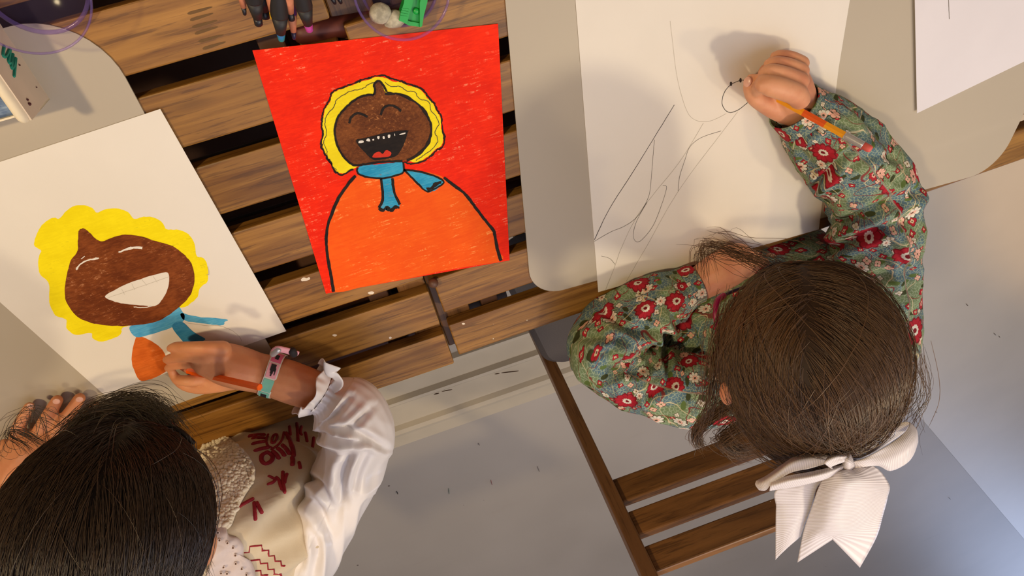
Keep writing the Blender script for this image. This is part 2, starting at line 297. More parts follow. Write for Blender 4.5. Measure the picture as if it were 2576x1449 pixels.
def floral():
    t = NT('green floral print cotton'); uv = t.n('ShaderNodeUVMap').outputs[0]
    wob = t.noise(uv, 60, 2, color=True); w = t.vm('ADD', uv, t.vm('SCALE', t.vm('SUBTRACT', wob, (.5, .5, .5)), sc=.006))
    big = t.noise(uv, 22, 3, .5); base = t.mix(t.step(big, .44, .56), srgb(84, 110, 122), srgb(112, 130, 92))
    vd = t.vor(t.vm('ADD', uv, t.vm('SCALE', t.vm('SUBTRACT', t.noise(uv, 320, 2, color=True), (.5, .5, .5)), sc=.0045)), 250, 'DISTANCE_TO_EDGE', 1.0, '2D').outputs['Distance']
    scr = t.math('SUBTRACT', 1.0, t.step(vd, .05, .13)); c = t.mix(t.math('MULTIPLY', scr, .8), base, srgb(158, 170, 140))
    # leaves: long dark green / olive cells
    def flower(c, scale, off, petals, R, keep, cols, center, outline, amp=.22):
        v = t.map(w, (1, 1, 1), (0, 0, off), (off*.13, off*.31, 0)); vo = t.vor(v, scale, 'F1', .75, '2D')
        d = t.vm('SUBTRACT', v, vo.outputs['Position']) if False else None
        pos = vo.outputs['Position']; dv = t.vm('SUBTRACT', v, pos); r = t.vm('LENGTH', dv); sx = t.n('ShaderNodeSeparateXYZ'); t.set(sx.inputs[0], dv)
        ang = t.math('ARCTAN2', sx.outputs[1], sx.outputs[0]); rc = t.n('ShaderNodeSeparateColor'); t.set(rc.inputs[0], vo.outputs['Color']); rnd = rc.outputs[0]; rnd2 = rc.outputs[1]
        pet = t.math('ABSOLUTE', t.math('COSINE', t.math('ADD', t.math('MULTIPLY', ang, petals/2), t.math('MULTIPLY', rnd2, 6.0))))
        rad = t.math('MULTIPLY', R, t.math('ADD', 1-amp, t.math('MULTIPLY', pet, amp))); rad = t.math('MULTIPLY', rad, t.math('ADD', .65, t.math('MULTIPLY', rnd2, .45)))
        q = t.math('DIVIDE', r, rad); on = t.math('LESS_THAN', rnd, keep)
        ins = t.math('MULTIPLY', t.math('SUBTRACT', 1.0, t.step(q, .93, 1.0)), on); rim = t.math('MULTIPLY', t.math('SUBTRACT', 1.0, t.step(q, 1.08, 1.16)), on)
        pc = t.ramp(t.math('DIVIDE', rnd, keep), cols, 'CONSTANT')
        veins = t.math('MULTIPLY', t.step(t.math('ABSOLUTE', t.math('SINE', t.math('ADD', t.math('MULTIPLY', ang, petals/2), t.math('MULTIPLY', rnd2, 6.0)))), .96, .995), .6)
        pc = t.mix(veins, pc, outline); cen = t.math('SUBTRACT', 1.0, t.step(q, .42, .47)); pc = t.mix(cen, pc, center); cc = t.math('SUBTRACT', 1.0, t.step(q, .18, .22)); pc = t.mix(cc, pc, outline)
        c = t.mix(rim, c, outline); return t.mix(ins, c, pc)
    red = srgb(168, 30, 44); wh = srgb(216, 208, 190); pk = srgb(226, 172, 152); ol = srgb(58, 64, 34); cr = srgb(206, 190, 150)
    lv = t.map(w, (1, 2.3, 1), (0, 0, .8)); vo = t.vor(lv, 46, 'F1', .8, '2D'); rc = t.n('ShaderNodeSeparateColor'); t.set(rc.inputs[0], vo.outputs['Color'])
    leaf = t.math('MULTIPLY', t.math('SUBTRACT', 1.0, t.step(vo.outputs['Distance'], .26, .30)), t.math('LESS_THAN', rc.outputs[1], .42)); c = t.mix(leaf, c, t.mix(t.math('LESS_THAN', rc.outputs[0], .5), ol, srgb(92, 112, 58)))
    # curving stems
    st = t.math('ABSOLUTE', t.math('SUBTRACT', t.noise(uv, 26, 1, .4, .8), .5)); c = t.mix(t.math('MULTIPLY', t.math('SUBTRACT', 1.0, t.step(st, .004, .009)), .9), c, srgb(128, 40, 44))
    st = t.math('ABSOLUTE', t.math('SUBTRACT', t.noise(t.map(uv, loc=(3, 1, 0)), 20, 1, .4, .8), .5)); c = t.mix(t.math('MULTIPLY', t.math('SUBTRACT', 1.0, t.step(st, .004, .009)), .9), c, cr)
    c = flower(c, 75, .4, 4, .0046, .52, [(0, red), (.45, pk), (.7, wh), (.85, red)], cr, srgb(90, 40, 40), .35)
    c = flower(c, 38, 1.3, 8, .0082, .42, [(0, wh), (.35, red), (.65, pk), (.8, wh)], pk, srgb(70, 66, 46), .3)
    c = flower(c, 21, 2.2, 11, .0150, .46, [(0, red), (.9, red)], wh, srgb(120, 20, 30), .16)
    weave = t.noise(uv, 900, 2); t.bump(weave, .0002, .4); return t.out(c, .75, .2)
M['floral'] = floral()
M['dark_lining'] = plain('dark lining', srgb(34, 36, 34), .8)
t = NT('white satin'); uv = t.n('ShaderNodeUVMap').outputs[0]; n = t.noise(t.map(uv, (60, 14, 1)), 1.0, 3); t.bump(n, .0012, .35); M['satin'] = t.out(t.mix(n, srgb(222, 212, 206), srgb(236, 228, 222)), .38, .5, Sheen_Weight=.25)
t = NT('grosgrain ribbon'); uv = t.n('ShaderNodeUVMap').outputs[0]; sx = t.n('ShaderNodeSeparateXYZ'); t.set(sx.inputs[0], uv); wv = t.math('SINE', t.math('MULTIPLY', sx.outputs[1], 2*PI/.0016)); t.bump(wv, .00014, .6); M['ribbon'] = t.out(t.mix(t.step(wv, -.6, .9), srgb(212, 202, 204), srgb(232, 225, 227)), .42, .45)
t = NT('cream vest linen'); n = t.noise(t.coord(), 22, 4); n2 = t.noise(t.coord(), 700, 2); t.bump(n2, .0002, .5); M['vest'] = t.out(t.mix(n, srgb(196, 176, 146), srgb(216, 200, 172)), .8, .2)
M['embroidery'] = crayon('dark red embroidery', srgb(140, 34, 44), srgb(160, 46, 54), srgb(190, 110, 100), .5, 3.0, .3)
t = NT('sherpa fleece'); co = t.coord(); v = t.vor(co, 190); n = t.noise(co, 120, 4); hgt = t.math('SUBTRACT', n, v.outputs['Distance']); t.bump(hgt, .0006, .4); M['sherpa'] = t.out(t.mix(n, srgb(214, 198, 170), srgb(240, 228, 204)), .9, .1, Sheen_Weight=.4)
M['lace'] = plain('white eyelet lace', srgb(206, 190, 184), .7, .2, .04, 90, .0003); M['lace_hole'] = plain('eyelet hole shadow fabric', srgb(92, 66, 54), .8)
M['cushion'] = plain('grey seat fabric', srgb(86, 80, 79), .85, .15, .05, 500, .0003)
M['jeans'] = plain('dark blue denim', srgb(40, 46, 66), .85); M['shoe'] = plain('shoe fabric', srgb(46, 52, 74), .8); M['shoe_white'] = plain('shoe stripe', srgb(170, 170, 175), .7)
M['shorts'] = plain('burgundy trousers', srgb(70, 28, 34), .8)
def enamel(name, col, rough=.35): return plain(name, col, rough, .5, .05, 90)
M['pencil_yellow'] = enamel('yellow pencil enamel', srgb(240, 160, 24)); M['pencil_patch'] = enamel('orange worn print', srgb(226, 92, 26)); M['ferrule'] = enamel('pencil ferrule', srgb(190, 186, 184), .25); M['ferrule'].node_tree.nodes['Principled BSDF'].inputs['Metallic'].default_value = .45
M['eraser'] = enamel('pink eraser', srgb(214, 92, 84), .7); M['pencil_orange'] = enamel('orange pencil enamel', srgb(250, 100, 10), .3); M['pencil_wood'] = plain('sharpened pencil wood', srgb(196, 124, 92), .6, .3, .1, 200)
M['lead_black'] = enamel('black lead', srgb(30, 26, 32), .4); M['lead_yellow'] = enamel('yellow lead', srgb(232, 178, 30)); M['lead_violet'] = enamel('violet lead', srgb(44, 34, 66)); M['black_wood'] = enamel('black stained pencil wood', srgb(34, 32, 34), .55)
M['lead_pink'] = crayon('pink multicolor lead', srgb(214, 40, 90), srgb(150, 90, 190), None, 0, .5); M['lead_teal'] = crayon('blue green multicolor lead', srgb(40, 150, 100), srgb(60, 80, 200), None, 0, .5); M['barrel_violet'] = enamel('violet pencil enamel', srgb(62, 40, 110))
M['green_plastic'] = enamel('green plastic', srgb(20, 160, 60), .35); M['putty'] = plain('kneaded eraser', srgb(176, 168, 148), .8, .2, .3, 120, .001)
def clear_mat(name, tint, k, body):
    t = NT(name); t.out(body, .12, .6); tp = t.n('ShaderNodeBsdfTransparent'); tp.inputs[0].default_value = tint; gl = t.n('ShaderNodeBsdfGlossy'); gl.inputs['Roughness'].default_value = .06
    fw = t.n('ShaderNodeLayerWeight'); fw.inputs[0].default_value = .5; fp = t.math('MULTIPLY', t.math('POWER', fw.outputs['Facing'], 3.0), .45); m1 = t.n('ShaderNodeMixShader'); m2 = t.n('ShaderNodeMixShader'); m1.inputs[0].default_value = k
    L = t.t.links.new; L(tp.outputs[0], m1.inputs[1]); L(t.b.outputs[0], m1.inputs[2]); L(fp, m2.inputs[0]); L(m1.outputs[0], m2.inputs[1]); L(gl.outputs[0], m2.inputs[2]); L(m2.outputs[0], t.t.nodes['Material Output'].inputs[0]); return t.m
M['clear'] = clear_mat('clear violet plastic', (.955, .92, .98, 1), .045, srgb(190, 170, 225))
M['violet_rim'] = clear_mat('violet tinted rim', (.86, .80, .95, 1), .16, srgb(150, 125, 200))
M['card'] = plain('white cardboard', srgb(214, 196, 176), .75, .2, .04, 30); M['card_in'] = plain('cream cardboard edge', srgb(236, 220, 190), .75, .2, .05, 40); M['green_ink'] = enamel('green marker ink', srgb(20, 138, 116), .6)
M['paint_blue'] = crayon('blue grey paint smears', srgb(70, 90, 130), srgb(150, 170, 190), srgb(220, 220, 225), .8, .4); M['stain'] = plain('dark crayon crumbs', srgb(80, 34, 34), .7)
M['magenta'] = enamel('magenta plastic', srgb(160, 30, 84), .3); M['lens'] = M['clear']
M['band_pink'] = plain('pink woven band', srgb(206, 100, 132), .7, .2); M['band_rose'] = plain('rose woven band', srgb(226, 160, 168), .7, .2); M['band_teal'] = plain('teal woven band', srgb(126, 190, 166), .7, .2); M['band_white'] = plain('white woven band', srgb(210, 206, 190), .7, .2); M['band_black'] = plain('dark print', srgb(44, 40, 40), .7, .2)
M['steel_bead'] = M['ferrule']; M['heart_pink'] = M['band_rose']

# ------------------------------------------------------------------ setting
fl = mesh_obj('floor', *box_vf(-2.5, 4.3, -6.4, 2.3, -.05, 0), M['floor']); tag(fl, kind='structure')
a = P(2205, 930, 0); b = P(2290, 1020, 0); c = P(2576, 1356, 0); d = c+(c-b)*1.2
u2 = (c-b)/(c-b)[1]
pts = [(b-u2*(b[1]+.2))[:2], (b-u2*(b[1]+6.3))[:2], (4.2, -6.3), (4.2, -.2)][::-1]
wf = mesh_obj('pale_floor_panel', *poly_prism([tuple(p) for p in pts], 0.0005, .003), M['pale_floor']); tag(wf, kind='structure')  # thin paler panel over the floor, right of a straight edge
for nm, bx_ in (('wall_left', (-2.5, -2.4, -6.4, 2.3, 0, 2.6)), ('wall_right', (4.2, 4.3, -6.4, 2.3, 0, 2.6)), ('wall_back', (-2.4, 4.2, 2.2, 2.3, 0, 2.6)), ('wall_front', (-2.4, 4.2, -6.4, -6.3, 0, 2.6)), ('ceiling', (-2.5, 4.3, -6.4, 2.3, 2.6, 2.7))):
    tag(mesh_obj(nm, *box_vf(*bx_), M['wall']), kind='structure')
# low moulded trim running across the floor behind the table
prof = [(-1.215, 0), (-1.218, .020), (-1.226, .022), (-1.232, .006), (-1.300, .006), (-1.304, .024), (-1.312, .026), (-1.320, .020), (-1.395, .020), (-1.402, .034), (-1.412, .040), (-1.424, .036), (-1.470, .030), (-1.478, 0)]
v = [(x, y, z) for x in (-3.2, .72) for y, z in prof]; n = len(prof)
f = [(i, i+1, n+i+1, n+i) for i in range(n-1)]+[tuple(range(n)), tuple(range(2*n-1, n-1, -1))]
tr_ = mesh_obj('trim_1', v, f, M['trim']); tag(tr_, kind='structure')
def scuff(pts, r, mat, name='scuff', parent=None):
    q = catmull(pts, 4); m = MB(); w = np.sin(np.linspace(.25, PI-.25, len(q)))*r; m.add(*tube(q, w, 6, rb=np.full(len(q), .0006))); o = m.obj(name, mat); child(o, parent); return o
M['scuff'] = plain('dark scuff', srgb(96, 76, 62), .8); M['green_mark'] = plain('green mark', srgb(60, 120, 90), .7); M['red_mark'] = plain('red mark', srgb(170, 60, 50), .7)
for (x0, y0, x1, y1, w) in ((1262, 938, 1304, 933, .004), (1245, 941, 1256, 939, .004), (1112, 985, 1137, 980, .003), (1092, 992, 1104, 989, .004)):
    scuff([P(x0, y0, .0205), P((x0+x1)/2, (y0+y1)/2-1, .0205), P(x1, y1, .0205)], w, M['scuff'], parent=tr_)
for (x0, y0, x1, y1, w, mt) in ((1129, 1229, 1130, 1243, .0028, 'green_mark'), (1235, 1208, 1238, 1220, .003, 'red_mark'), (998, 1237, 1001, 1242, .006, 'band_black'), (1204, 1116, 1206, 1120, .005, 'scuff'), (1352, 1174, 1357, 1187, .0025, 'scuff'), (1118, 1066, 1121, 1072, .003, 'green_mark'),
                            (2353, 1035, 2357, 1038, .004, 'scuff'), (2388, 1253, 2391, 1256, .004, 'scuff'), (2430, 764, 2433, 768, .008, 'scuff'), (2500, 838, 2503, 842, .008, 'scuff'), (2512, 845, 2514, 848, .006, 'scuff')):
    scuff([P(x0, y0, .0032), P((x0+x1)/2, (y0+y1)/2, .0032), P(x1, y1, .0032)], w, M[mt], 'paint_mark', parent=fl)

# ------------------------------------------------------------------ slatted table
TB = empty('slatted_table', (0, -.3, 0)); tag(TB, 'brown oiled wooden slatted table holding the mats and drawings', 'table')
def slat(x0, x1, y0, y1, z0, z1, rot=0.0, name='slat', mat='slat', parent=TB, c=.0018):
    cx = (x0+x1)/2; cy = (y0+y1)/2; v, f = box_vf(x0-cx, x1-cx, y0-cy, y1-cy, z0, z1, c)
    o = mesh_obj(name, v, f, M[mat]); o.location = (cx, cy+rot, 0); child(o, parent); return o
for i, yb in enumerate([-.587, -.517, -.444, -.369, -.293, -.218, -.145, -.072, .002, .076, .150, .224]):
    slat(-.93, -.027, yb, yb+.0535, ZT-.018, ZT)
for i, yb in enumerate([-.577, -.503, -.429, -.355, -.281, -.207, -.133, -.059, .015, .089, .163, .237]):
    o = slat(-.018, .93, yb+.007, yb+.0595, ZT-.018, ZT); o.rotation_euler[2] = .0125
for x0, x1 in ((-.062, -.028), (-.027, .014), (-.90, -.86), (.86, .90)):
    slat(x0, x1, -.572, .27, ZT-.046, ZT-.0185, name='crossbar', mat='frame_wood')
for x0, x1 in ((-.098, -.074), (.030, .052), (.45, .48), (-.50, -.47)):
    slat(x0, x1, -.565, .26, ZT-.060, ZT-.022, name='crossbar', mat='dark_wood')
slat(-.90, .90, -.05, -.02, ZT-.09, ZT-.062, name='stretcher', mat='dark_wood'); slat(-.90, .90, -.42, -.39, ZT-.10, ZT-.062, name='stretcher', mat='red_wood')
m = MB(); m.add(*tube([P(1090, 712, ZT-.012), P(1090, 712, ZT+.004)], .006, 14)[:2]); m.obj('hinge_pin', M['dark_wood'], TB, True)
m = MB(); q = [(-.145, -.155, ZT-.022), (-.05, -.165, ZT-.022)]; m.add(*tube(np.linspace(q[0], q[1], 5)+np.array([.09, -.0, 0]), .011, 12)[:2]); m.obj('handle', M['red_wood'], TB, True)
for yb in (-.585, -.535, -.485, -.435):
    slat(-.90, -.03, yb, yb+.046, .650, .664, name='under_board', mat='red_wood' if yb in (-.585, -.485) else 'dark_wood')
for yb in (-.585, -.535, -.485):
    slat(.0, .068, yb, yb+.046, .650, .664, name='under_board', mat='dark_wood')
for k in range(8):  # added dark boards that keep the slat gaps dark; no shelf known here
    slat(-.86, .86, -.49+k*.092, -.49+k*.092+.088, .50, .515, name='dark_backing_board', mat='dark_wood')
for x in (-.85, .85, -.09, .045):
    for s in (-1, 1):
        m = MB(); p0 = np.array([x, -.30-s*.24, 0]); p1 = np.array([x, -.30+s*.2, ZT-.06]); dx = .018; dy = .02
        v = [p+np.array([a_, b_, 0]) for p in (p0, p1) for a_, b_ in ((-dx, -dy), (dx, -dy), (dx, dy), (-dx, dy))]
        m.add(v, [(3, 2, 1, 0), (4, 5, 6, 7), (0, 1, 5, 4), (1, 2, 6, 5), (2, 3, 7, 6), (3, 0, 4, 7)]); m.obj('leg', M['red_wood'] if abs(x) < .5 else M['frame_wood'], TB)

# ------------------------------------------------------------------ mats and papers
def flat(name, pts_px, z, th, mat, smooth_n=0, label=None, cat=None):
    pts = [P(x, y, z)[:2] for x, y in pts_px]
    if smooth_n: pts = list(catmull(pts, smooth_n, True))
    o = mesh_obj(name, *poly_prism([tuple(p) for p in pts], z-th, z), M[mat] if isinstance(mat, str) else mat); tag(o, label, cat); return o
def rounded(corners, rad, n=10):
    out = []; m = len(corners)
    for i in range(m):
        p = np.array(corners[i], float); a = unit(np.array(corners[i-1])-p); b = unit(np.array(corners[(i+1) % m])-p)
        r = rad[i]; ph = math.acos(np.clip(np.dot(a, b), -1, 1)); tlen = r/math.tan(ph/2); c = p+unit(a+b)*r/math.sin(ph/2)
        s0 = p+a*tlen-c; s1 = p+b*tlen-c; a0 = math.atan2(s0[1], s0[0]); a1 = math.atan2(s1[1], s1[0]); da = (a1-a0+PI) % (2*PI)-PI
        out += [tuple(c+r*np.array([math.cos(a0+da*k/n), math.sin(a0+da*k/n)])) for k in range(n+1)]
    return out
lm = rounded([(-.70, -.090), (-.2065, -.0845), (-.2225, -.499), (-.70, -.520)], [.03, .058, .022, .03])
o = mesh_obj('placemat', *poly_prism(lm[::-1], ZT+.0002, ZT+.0018), M['mat']); tag(o, 'frosted grey plastic mat under the unfinished brown-faced drawing at left', 'placemat', 'frosted mats on the table')
rm = rounded([(.156, .05), (.90, .02), (.7655, -.5665), (.091, -.5225)], [.03, .03, .05, .040])
o = mesh_obj('placemat', *poly_prism(rm[::-1], ZT+.0002, ZT+.0018), M['mat']); tag(o, 'frosted grey plastic mat under the large pencil sketch at right', 'placemat', 'frosted mats on the table')
ZP = ZT+.0025
c1 = [(-.441, -.1865), tuple(P(403, 274, ZP)[:2]), tuple(P(720, 833, ZP)[:2]), tuple(P(262, 993, ZP)[:2])]
LP = mesh_obj('drawing', *poly_prism(c1[::-1], ZP-.0004, ZP), M['paper']); tag(LP, 'white sheet with half coloured brown face, yellow hair and blue scarf', 'drawing')
RP = flat('red_painting', [(635, 127), (1253, 60), (1282, 655), (820, 739)], ZT+.001, .0005, 'red', 0, 'finished picture with red background, laughing brown face and orange dress', 'painting')
SP = flat('pencil_sketch', [(1443, -60), (1505, 735), (2060, 577), (2110, 170), (2148, -60)], ZP, .0004, 'paper', 0, 'large white sheet with faint pencil lines under the hand with the yellow pencil', 'drawing')
FP = flat('paper_sheet', [(2300, -70), (2307, 285), (2576, 155), (2700, 95), (2700, -70)], ZT+.006, .0004, paper_mat('white paper', srgb(226, 220, 224)), 0, 'nearly blank white sheet at the upper right corner of the table', 'paper')
# pictures: flat paint and pencil on the paper
def tr(pts, ox, oy, s): return [(ox+x*s, oy+y*s) for x, y in pts]
def wob(pts, n=5, amp=0.5, closed=True):
    q = catmull(pts, n, closed); return [tuple(p+rng.normal(0, amp, 2)) for p in q]
def fill(name, pts, z, mat, parent, amp=.5, n=5, th=.00005):
    q = [tuple(P(x, y, z)[:2]) for x, y in wob(pts, n, amp)]; a = sum(q[i][0]*q[(i+1) % len(q)][1]-q[(i+1) % len(q)][0]*q[i][1] for i in range(len(q)))
    if a < 0: q = q[::-1]
    v, f = poly_prism(q, z-th, z); o = mesh_obj(name, v, f, M[mat]); o.parent = parent; return o
def stroke(pts, w, z, closed=False, n=6, amp=.3, vary=.25):
    """ribbon of width w px"""
    q = catmull(pts, n, closed);
    if closed: q = np.vstack([q, q[:1]])
    q = q+rng.normal(0, amp, q.shape)*np.array([1, 1]); T = np.gradient(q, axis=0); T /= np.linalg.norm(T, axis=1)[:, None]+1e-9; N = np.stack([-T[:, 1], T[:, 0]], 1)
    ww = w/2*(1+vary*np.array([noise.noise(Vector((i*.35, pts[0][0]*.1, pts[0][1]*.1))) for i in range(len(q))]))*1.0
    L = q+N*ww[:, None]; R_ = q-N*ww[:, None]; v = [P(x, y, z) for x, y in L]+[P(x, y, z) for x, y in R_]; k = len(q)
    return v, [(i, i+1, k+i+1, k+i) for i in range(k-1)]
def strokes(name, items, z, mat, parent):
    for it in items: m = MB(); m.add(*stroke(z=z, **it)); o = m.obj(name, M[mat]); o.parent = parent
    return o
A = lambda pts: tr(pts, 620, 30, .5040)
z0 = ZT+.001; d_ = .00008
hair = A([(530, 785), (480, 806), (445, 792), (425, 755), (403, 722), (387, 690), (377, 650), (386, 610), (378, 560), (385, 520), (396, 480), (418, 448), (428, 412), (455, 392), (500, 376), (540, 362), (572, 348), (612, 338), (642, 326), (690, 328), (730, 346), (770, 352), (802, 366), (842, 377), (878, 397), (903, 430), (933, 460), (948, 495), (968, 530), (972, 580), (982, 630), (972, 668), (940, 688), (912, 718), (870, 742), (830, 750), (700, 700)])
fill('painted_hair', hair, z0+d_, 'yellow', RP)
dress = A([(545, 820), (508, 862), (462, 930), (427, 1010), (408, 1080), (403, 1160), (412, 1240), (425, 1310), (436, 1398), (600, 1370), (850, 1322), (1050, 1280), (1270, 1243), (1254, 1190), (1238, 1120), (1228, 1090), (1190, 1040), (1140, 975), (1090, 912), (1040, 872), (985, 828), (930, 805), (860, 795), (785, 785), (650, 790)])
fill('painted_dress', dress, z0+d_*1.5, 'orange', RP)
face = A([(636, 414), (644, 390), (640, 362), (658, 344), (678, 368), (697, 404), (758, 410), (818, 435), (868, 470), (903, 520), (922, 570), (918, 620), (898, 670), (858, 710), (818, 735), (778, 745), (700, 746), (620, 755), (548, 768), (512, 750), (476, 710), (452, 660), (442, 600), (447, 550), (467, 510), (512, 462), (562, 427), (608, 412)])
fill('painted_face', face, z0+d_*2, 'brown', RP)
scarf = A([(556, 780), (575, 768), (640, 762), (720, 755), (778, 750), (784, 798), (740, 815), (680, 828), (600, 822), (560, 805)]); fill('painted_scarf', scarf, z0+d_*3, 'blue', RP)
tail1 = A([(676, 832), (725, 832), (735, 900), (750, 940), (764, 968), (740, 984), (700, 992), (662, 980), (680, 930)]); fill('painted_scarf', tail1, z0+d_*3, 'blue', RP)
tail2 = A([(790, 788), (860, 798), (938, 818), (985, 848), (940, 892), (900, 897), (855, 852)]); fill('painted_scarf', tail2, z0+d_*3, 'blue', RP)
fill('painted_mouth', A([(548, 638), (600, 630), (700, 606), (800, 591), (805, 602), (790, 650), (765, 700), (735, 724), (650, 740), (620, 730), (590, 700), (560, 668)]), z0+d_*3, 'black', RP, .2)
fill('painted_tongue', A([(630, 726), (640, 706), (662, 698), (680, 708), (698, 690), (722, 702), (715, 720), (680, 726)]), z0+d_*4, 'tongue', RP, .1)
for q in ([(562, 644), (582, 642), (584, 652), (560, 655)], [(598, 644), (602, 634), (612, 632), (618, 646)], [(628, 636), (636, 634), (637, 641), (630, 642)], [(652, 622), (664, 620), (662, 634), (656, 634)], [(680, 622), (688, 620), (690, 633), (682, 634)], [(706, 614), (718, 613), (716, 627), (707, 628)], [(738, 608), (741, 608), (742, 618), (739, 618)], [(764, 610), (792, 602), (792, 608), (768, 614)]):
    fill('painted_tooth', A(q), z0+d_*4, 'paper', RP, .05, 2)
S = lambda pts, w, **k: dict(pts=A(pts), w=w*.504, **k)
strokes('black_outline', [
    S([(530, 785), (480, 812), (440, 795), (422, 757), (400, 724), (382, 692), (372, 650), (382, 610), (374, 560), (380, 520), (391, 478), (413, 446), (424, 408), (452, 387), (500, 371), (540, 356), (572, 342), (612, 332), (642, 320), (690, 318), (732, 338), (772, 346), (804, 360), (845, 371), (884, 392), (909, 428), (939, 458), (954, 493), (974, 528), (978, 580), (988, 630), (978, 672), (944, 694), (916, 724), (872, 748), (828, 758), (785, 748)], 8, amp=.8, vary=.9),
    S([(636, 414), (642, 390), (638, 362), (660, 344), (682, 365), (700, 400)], 11), S([(690, 408), (758, 410), (818, 435), (868, 472), (903, 520), (922, 570), (918, 620), (898, 670), (850, 716), (800, 742)], 13, vary=.9),
    S([(636, 416), (608, 414), (562, 427), (512, 462), (467, 510), (447, 550), (441, 600), (452, 660), (476, 710), (512, 750), (548, 766), (620, 756), (700, 748), (778, 744)], 11),
    S([(512, 556), (526, 522), (560, 506), (606, 524)], 12), S([(670, 514), (686, 478), (722, 467), (752, 478), (771, 496)], 12),
    S([(556, 776), (552, 795), (566, 812), (610, 826), (690, 830), (750, 815), (784, 798), (782, 748)], 9), S([(672, 832), (680, 930), (662, 978)], 13), S([(728, 830), (738, 900), (766, 962)], 13), S([(660, 980), (680, 990), (700, 978), (720, 992), (742, 975), (764, 978)], 15, vary=.8),
    S([(786, 788), (820, 822), (860, 862), (898, 896), (930, 888), (985, 852), (945, 822), (860, 797), (786, 788)], 9), S([(900, 888), (925, 878), (945, 860), (972, 850)], 18, vary=.9),
    S([(545, 818), (506, 862), (460, 930), (425, 1010), (403, 1080), (399, 1160), (408, 1240), (421, 1310), (434, 1398)], 15), S([(985, 826), (1040, 870), (1092, 910), (1142, 975), (1192, 1040), (1232, 1090), (1240, 1120), (1254, 1190), (1272, 1243)], 15),
    S([(552, 640), (600, 630), (700, 606), (800, 592)], 6)], z0+d_*5, 'black', RP)
strokes('pencil_line', [S([(640, 352), (610, 362), (580, 382), (540, 392), (500, 405), (450, 438), (440, 470), (400, 520), (392, 560), (400, 610), (384, 650), (400, 690), (410, 740), (450, 790)], 3, amp=.6), S([(690, 350), (720, 372), (770, 372), (800, 395), (840, 400), (860, 430), (910, 450), (920, 490), (945, 520), (960, 560), (940, 600), (955, 640), (930, 680), (880, 720), (845, 742)], 3, amp=.6)], z0+d_*5, 'graphite_dark', RP)
# left drawing
B_ = lambda pts: tr(pts, 0, 250, .5177); z1 = ZP
fill('coloured_hair', B_([(200, 735), (170, 715), (167, 690), (190, 630), (225, 592), (262, 575), (288, 580), (320, 545), (360, 518), (410, 515), (450, 530), (470, 550), (520, 532), (580, 532), (625, 550), (652, 580), (700, 570), (750, 575), (790, 600), (808, 630), (870, 635), (915, 655), (945, 700), (955, 760), (990, 772), (1008, 810), (1010, 880), (985, 905), (968, 925), (960, 960), (925, 992), (880, 1012), (700, 1010), (640, 1090), (596, 1110), (585, 1142), (540, 1165), (490, 1178), (450, 1160), (440, 1135), (370, 1145), (325, 1115), (320, 1070), (270, 1050), (240, 990), (240, 940), (235, 890), (195, 850), (185, 800), (190, 760)]), z1+d_, 'yellow_pencil', LP, .35)
fill('coloured_dress', B_([(662, 1155), (700, 1158), (760, 1190), (800, 1235), (808, 1280), (804, 1325), (690, 1368), (650, 1310), (640, 1250)]), z1+d_, 'orange_pencil', LP, .3)
fill('coloured_scarf', B_([(630, 1105), (700, 1090), (800, 1055), (860, 1006), (885, 1030), (898, 1055), (884, 1085), (830, 1110), (740, 1140), (660, 1155)]), z1+d_*2, 'blue_pencil', LP, .3)
fill('coloured_scarf', B_([(880, 1040), (950, 1055), (1098, 1068), (1092, 1082), (1078, 1098), (1000, 1090), (900, 1075)]), z1+d_*2, 'blue_pencil', LP, .5)
fill('coloured_scarf', B_([(836, 1105), (882, 1080), (940, 1130), (998, 1166), (950, 1182), (905, 1190)]), z1+d_*3, 'blue_dark', LP, .3)
fill('coloured_face', B_([(400, 628), (382, 640), (379, 700), (375, 740), (345, 782), (325, 850), (314, 930), (325, 990), (360, 1040), (410, 1075), (500, 1097), (620, 1100), (740, 1085), (800, 1060), (870, 1010), (925, 950), (945, 880), (935, 810), (900, 760), (840, 715), (760, 690), (680, 665), (610, 658), (545, 672), (500, 690), (468, 680), (440, 652), (412, 630)]), z1+d_*4, 'brown_pencil', LP, .4)
fill('blank_mouth', B_([(510, 958), (560, 925), (620, 895), (700, 868), (760, 850), (812, 841), (822, 870), (815, 920), (790, 970), (752, 1004), (680, 1000), (600, 992), (550, 980)]), z1+d_*5, 'paper', LP, .25)
S = lambda pts, w, **k: dict(pts=B_(pts), w=w*.5177, **k)
strokes('blank_eye', [S([(370, 828), (392, 800), (430, 781), (480, 772)], 8, vary=.9), S([(576, 743), (618, 727), (655, 720), (692, 722)], 10, vary=.9), S([(395, 775), (412, 762)], 4), S([(650, 1008), (690, 1012), (735, 1006)], 4)], z1+d_*5, 'paper', LP)
strokes('pencil_line', [S([(520, 966), (640, 925), (820, 862)], 1.6), S([(590, 920), (606, 948)], 1.4), S([(640, 895), (655, 925)], 1.4), S([(690, 875), (712, 905)], 1.4), S([(745, 860), (765, 890)], 1.4), S([(1010, 812), (1016, 850), (1005, 850)], 1.5)], z1+d_*6, 'graphite_faint', LP)
strokes('pencil_line', [S([(900, 1085), (1000, 1100), (1060, 1100), (1120, 1120), (1160, 1150), (1175, 1175)], 2)], z1+d_*2, 'graphite_faint', LP)
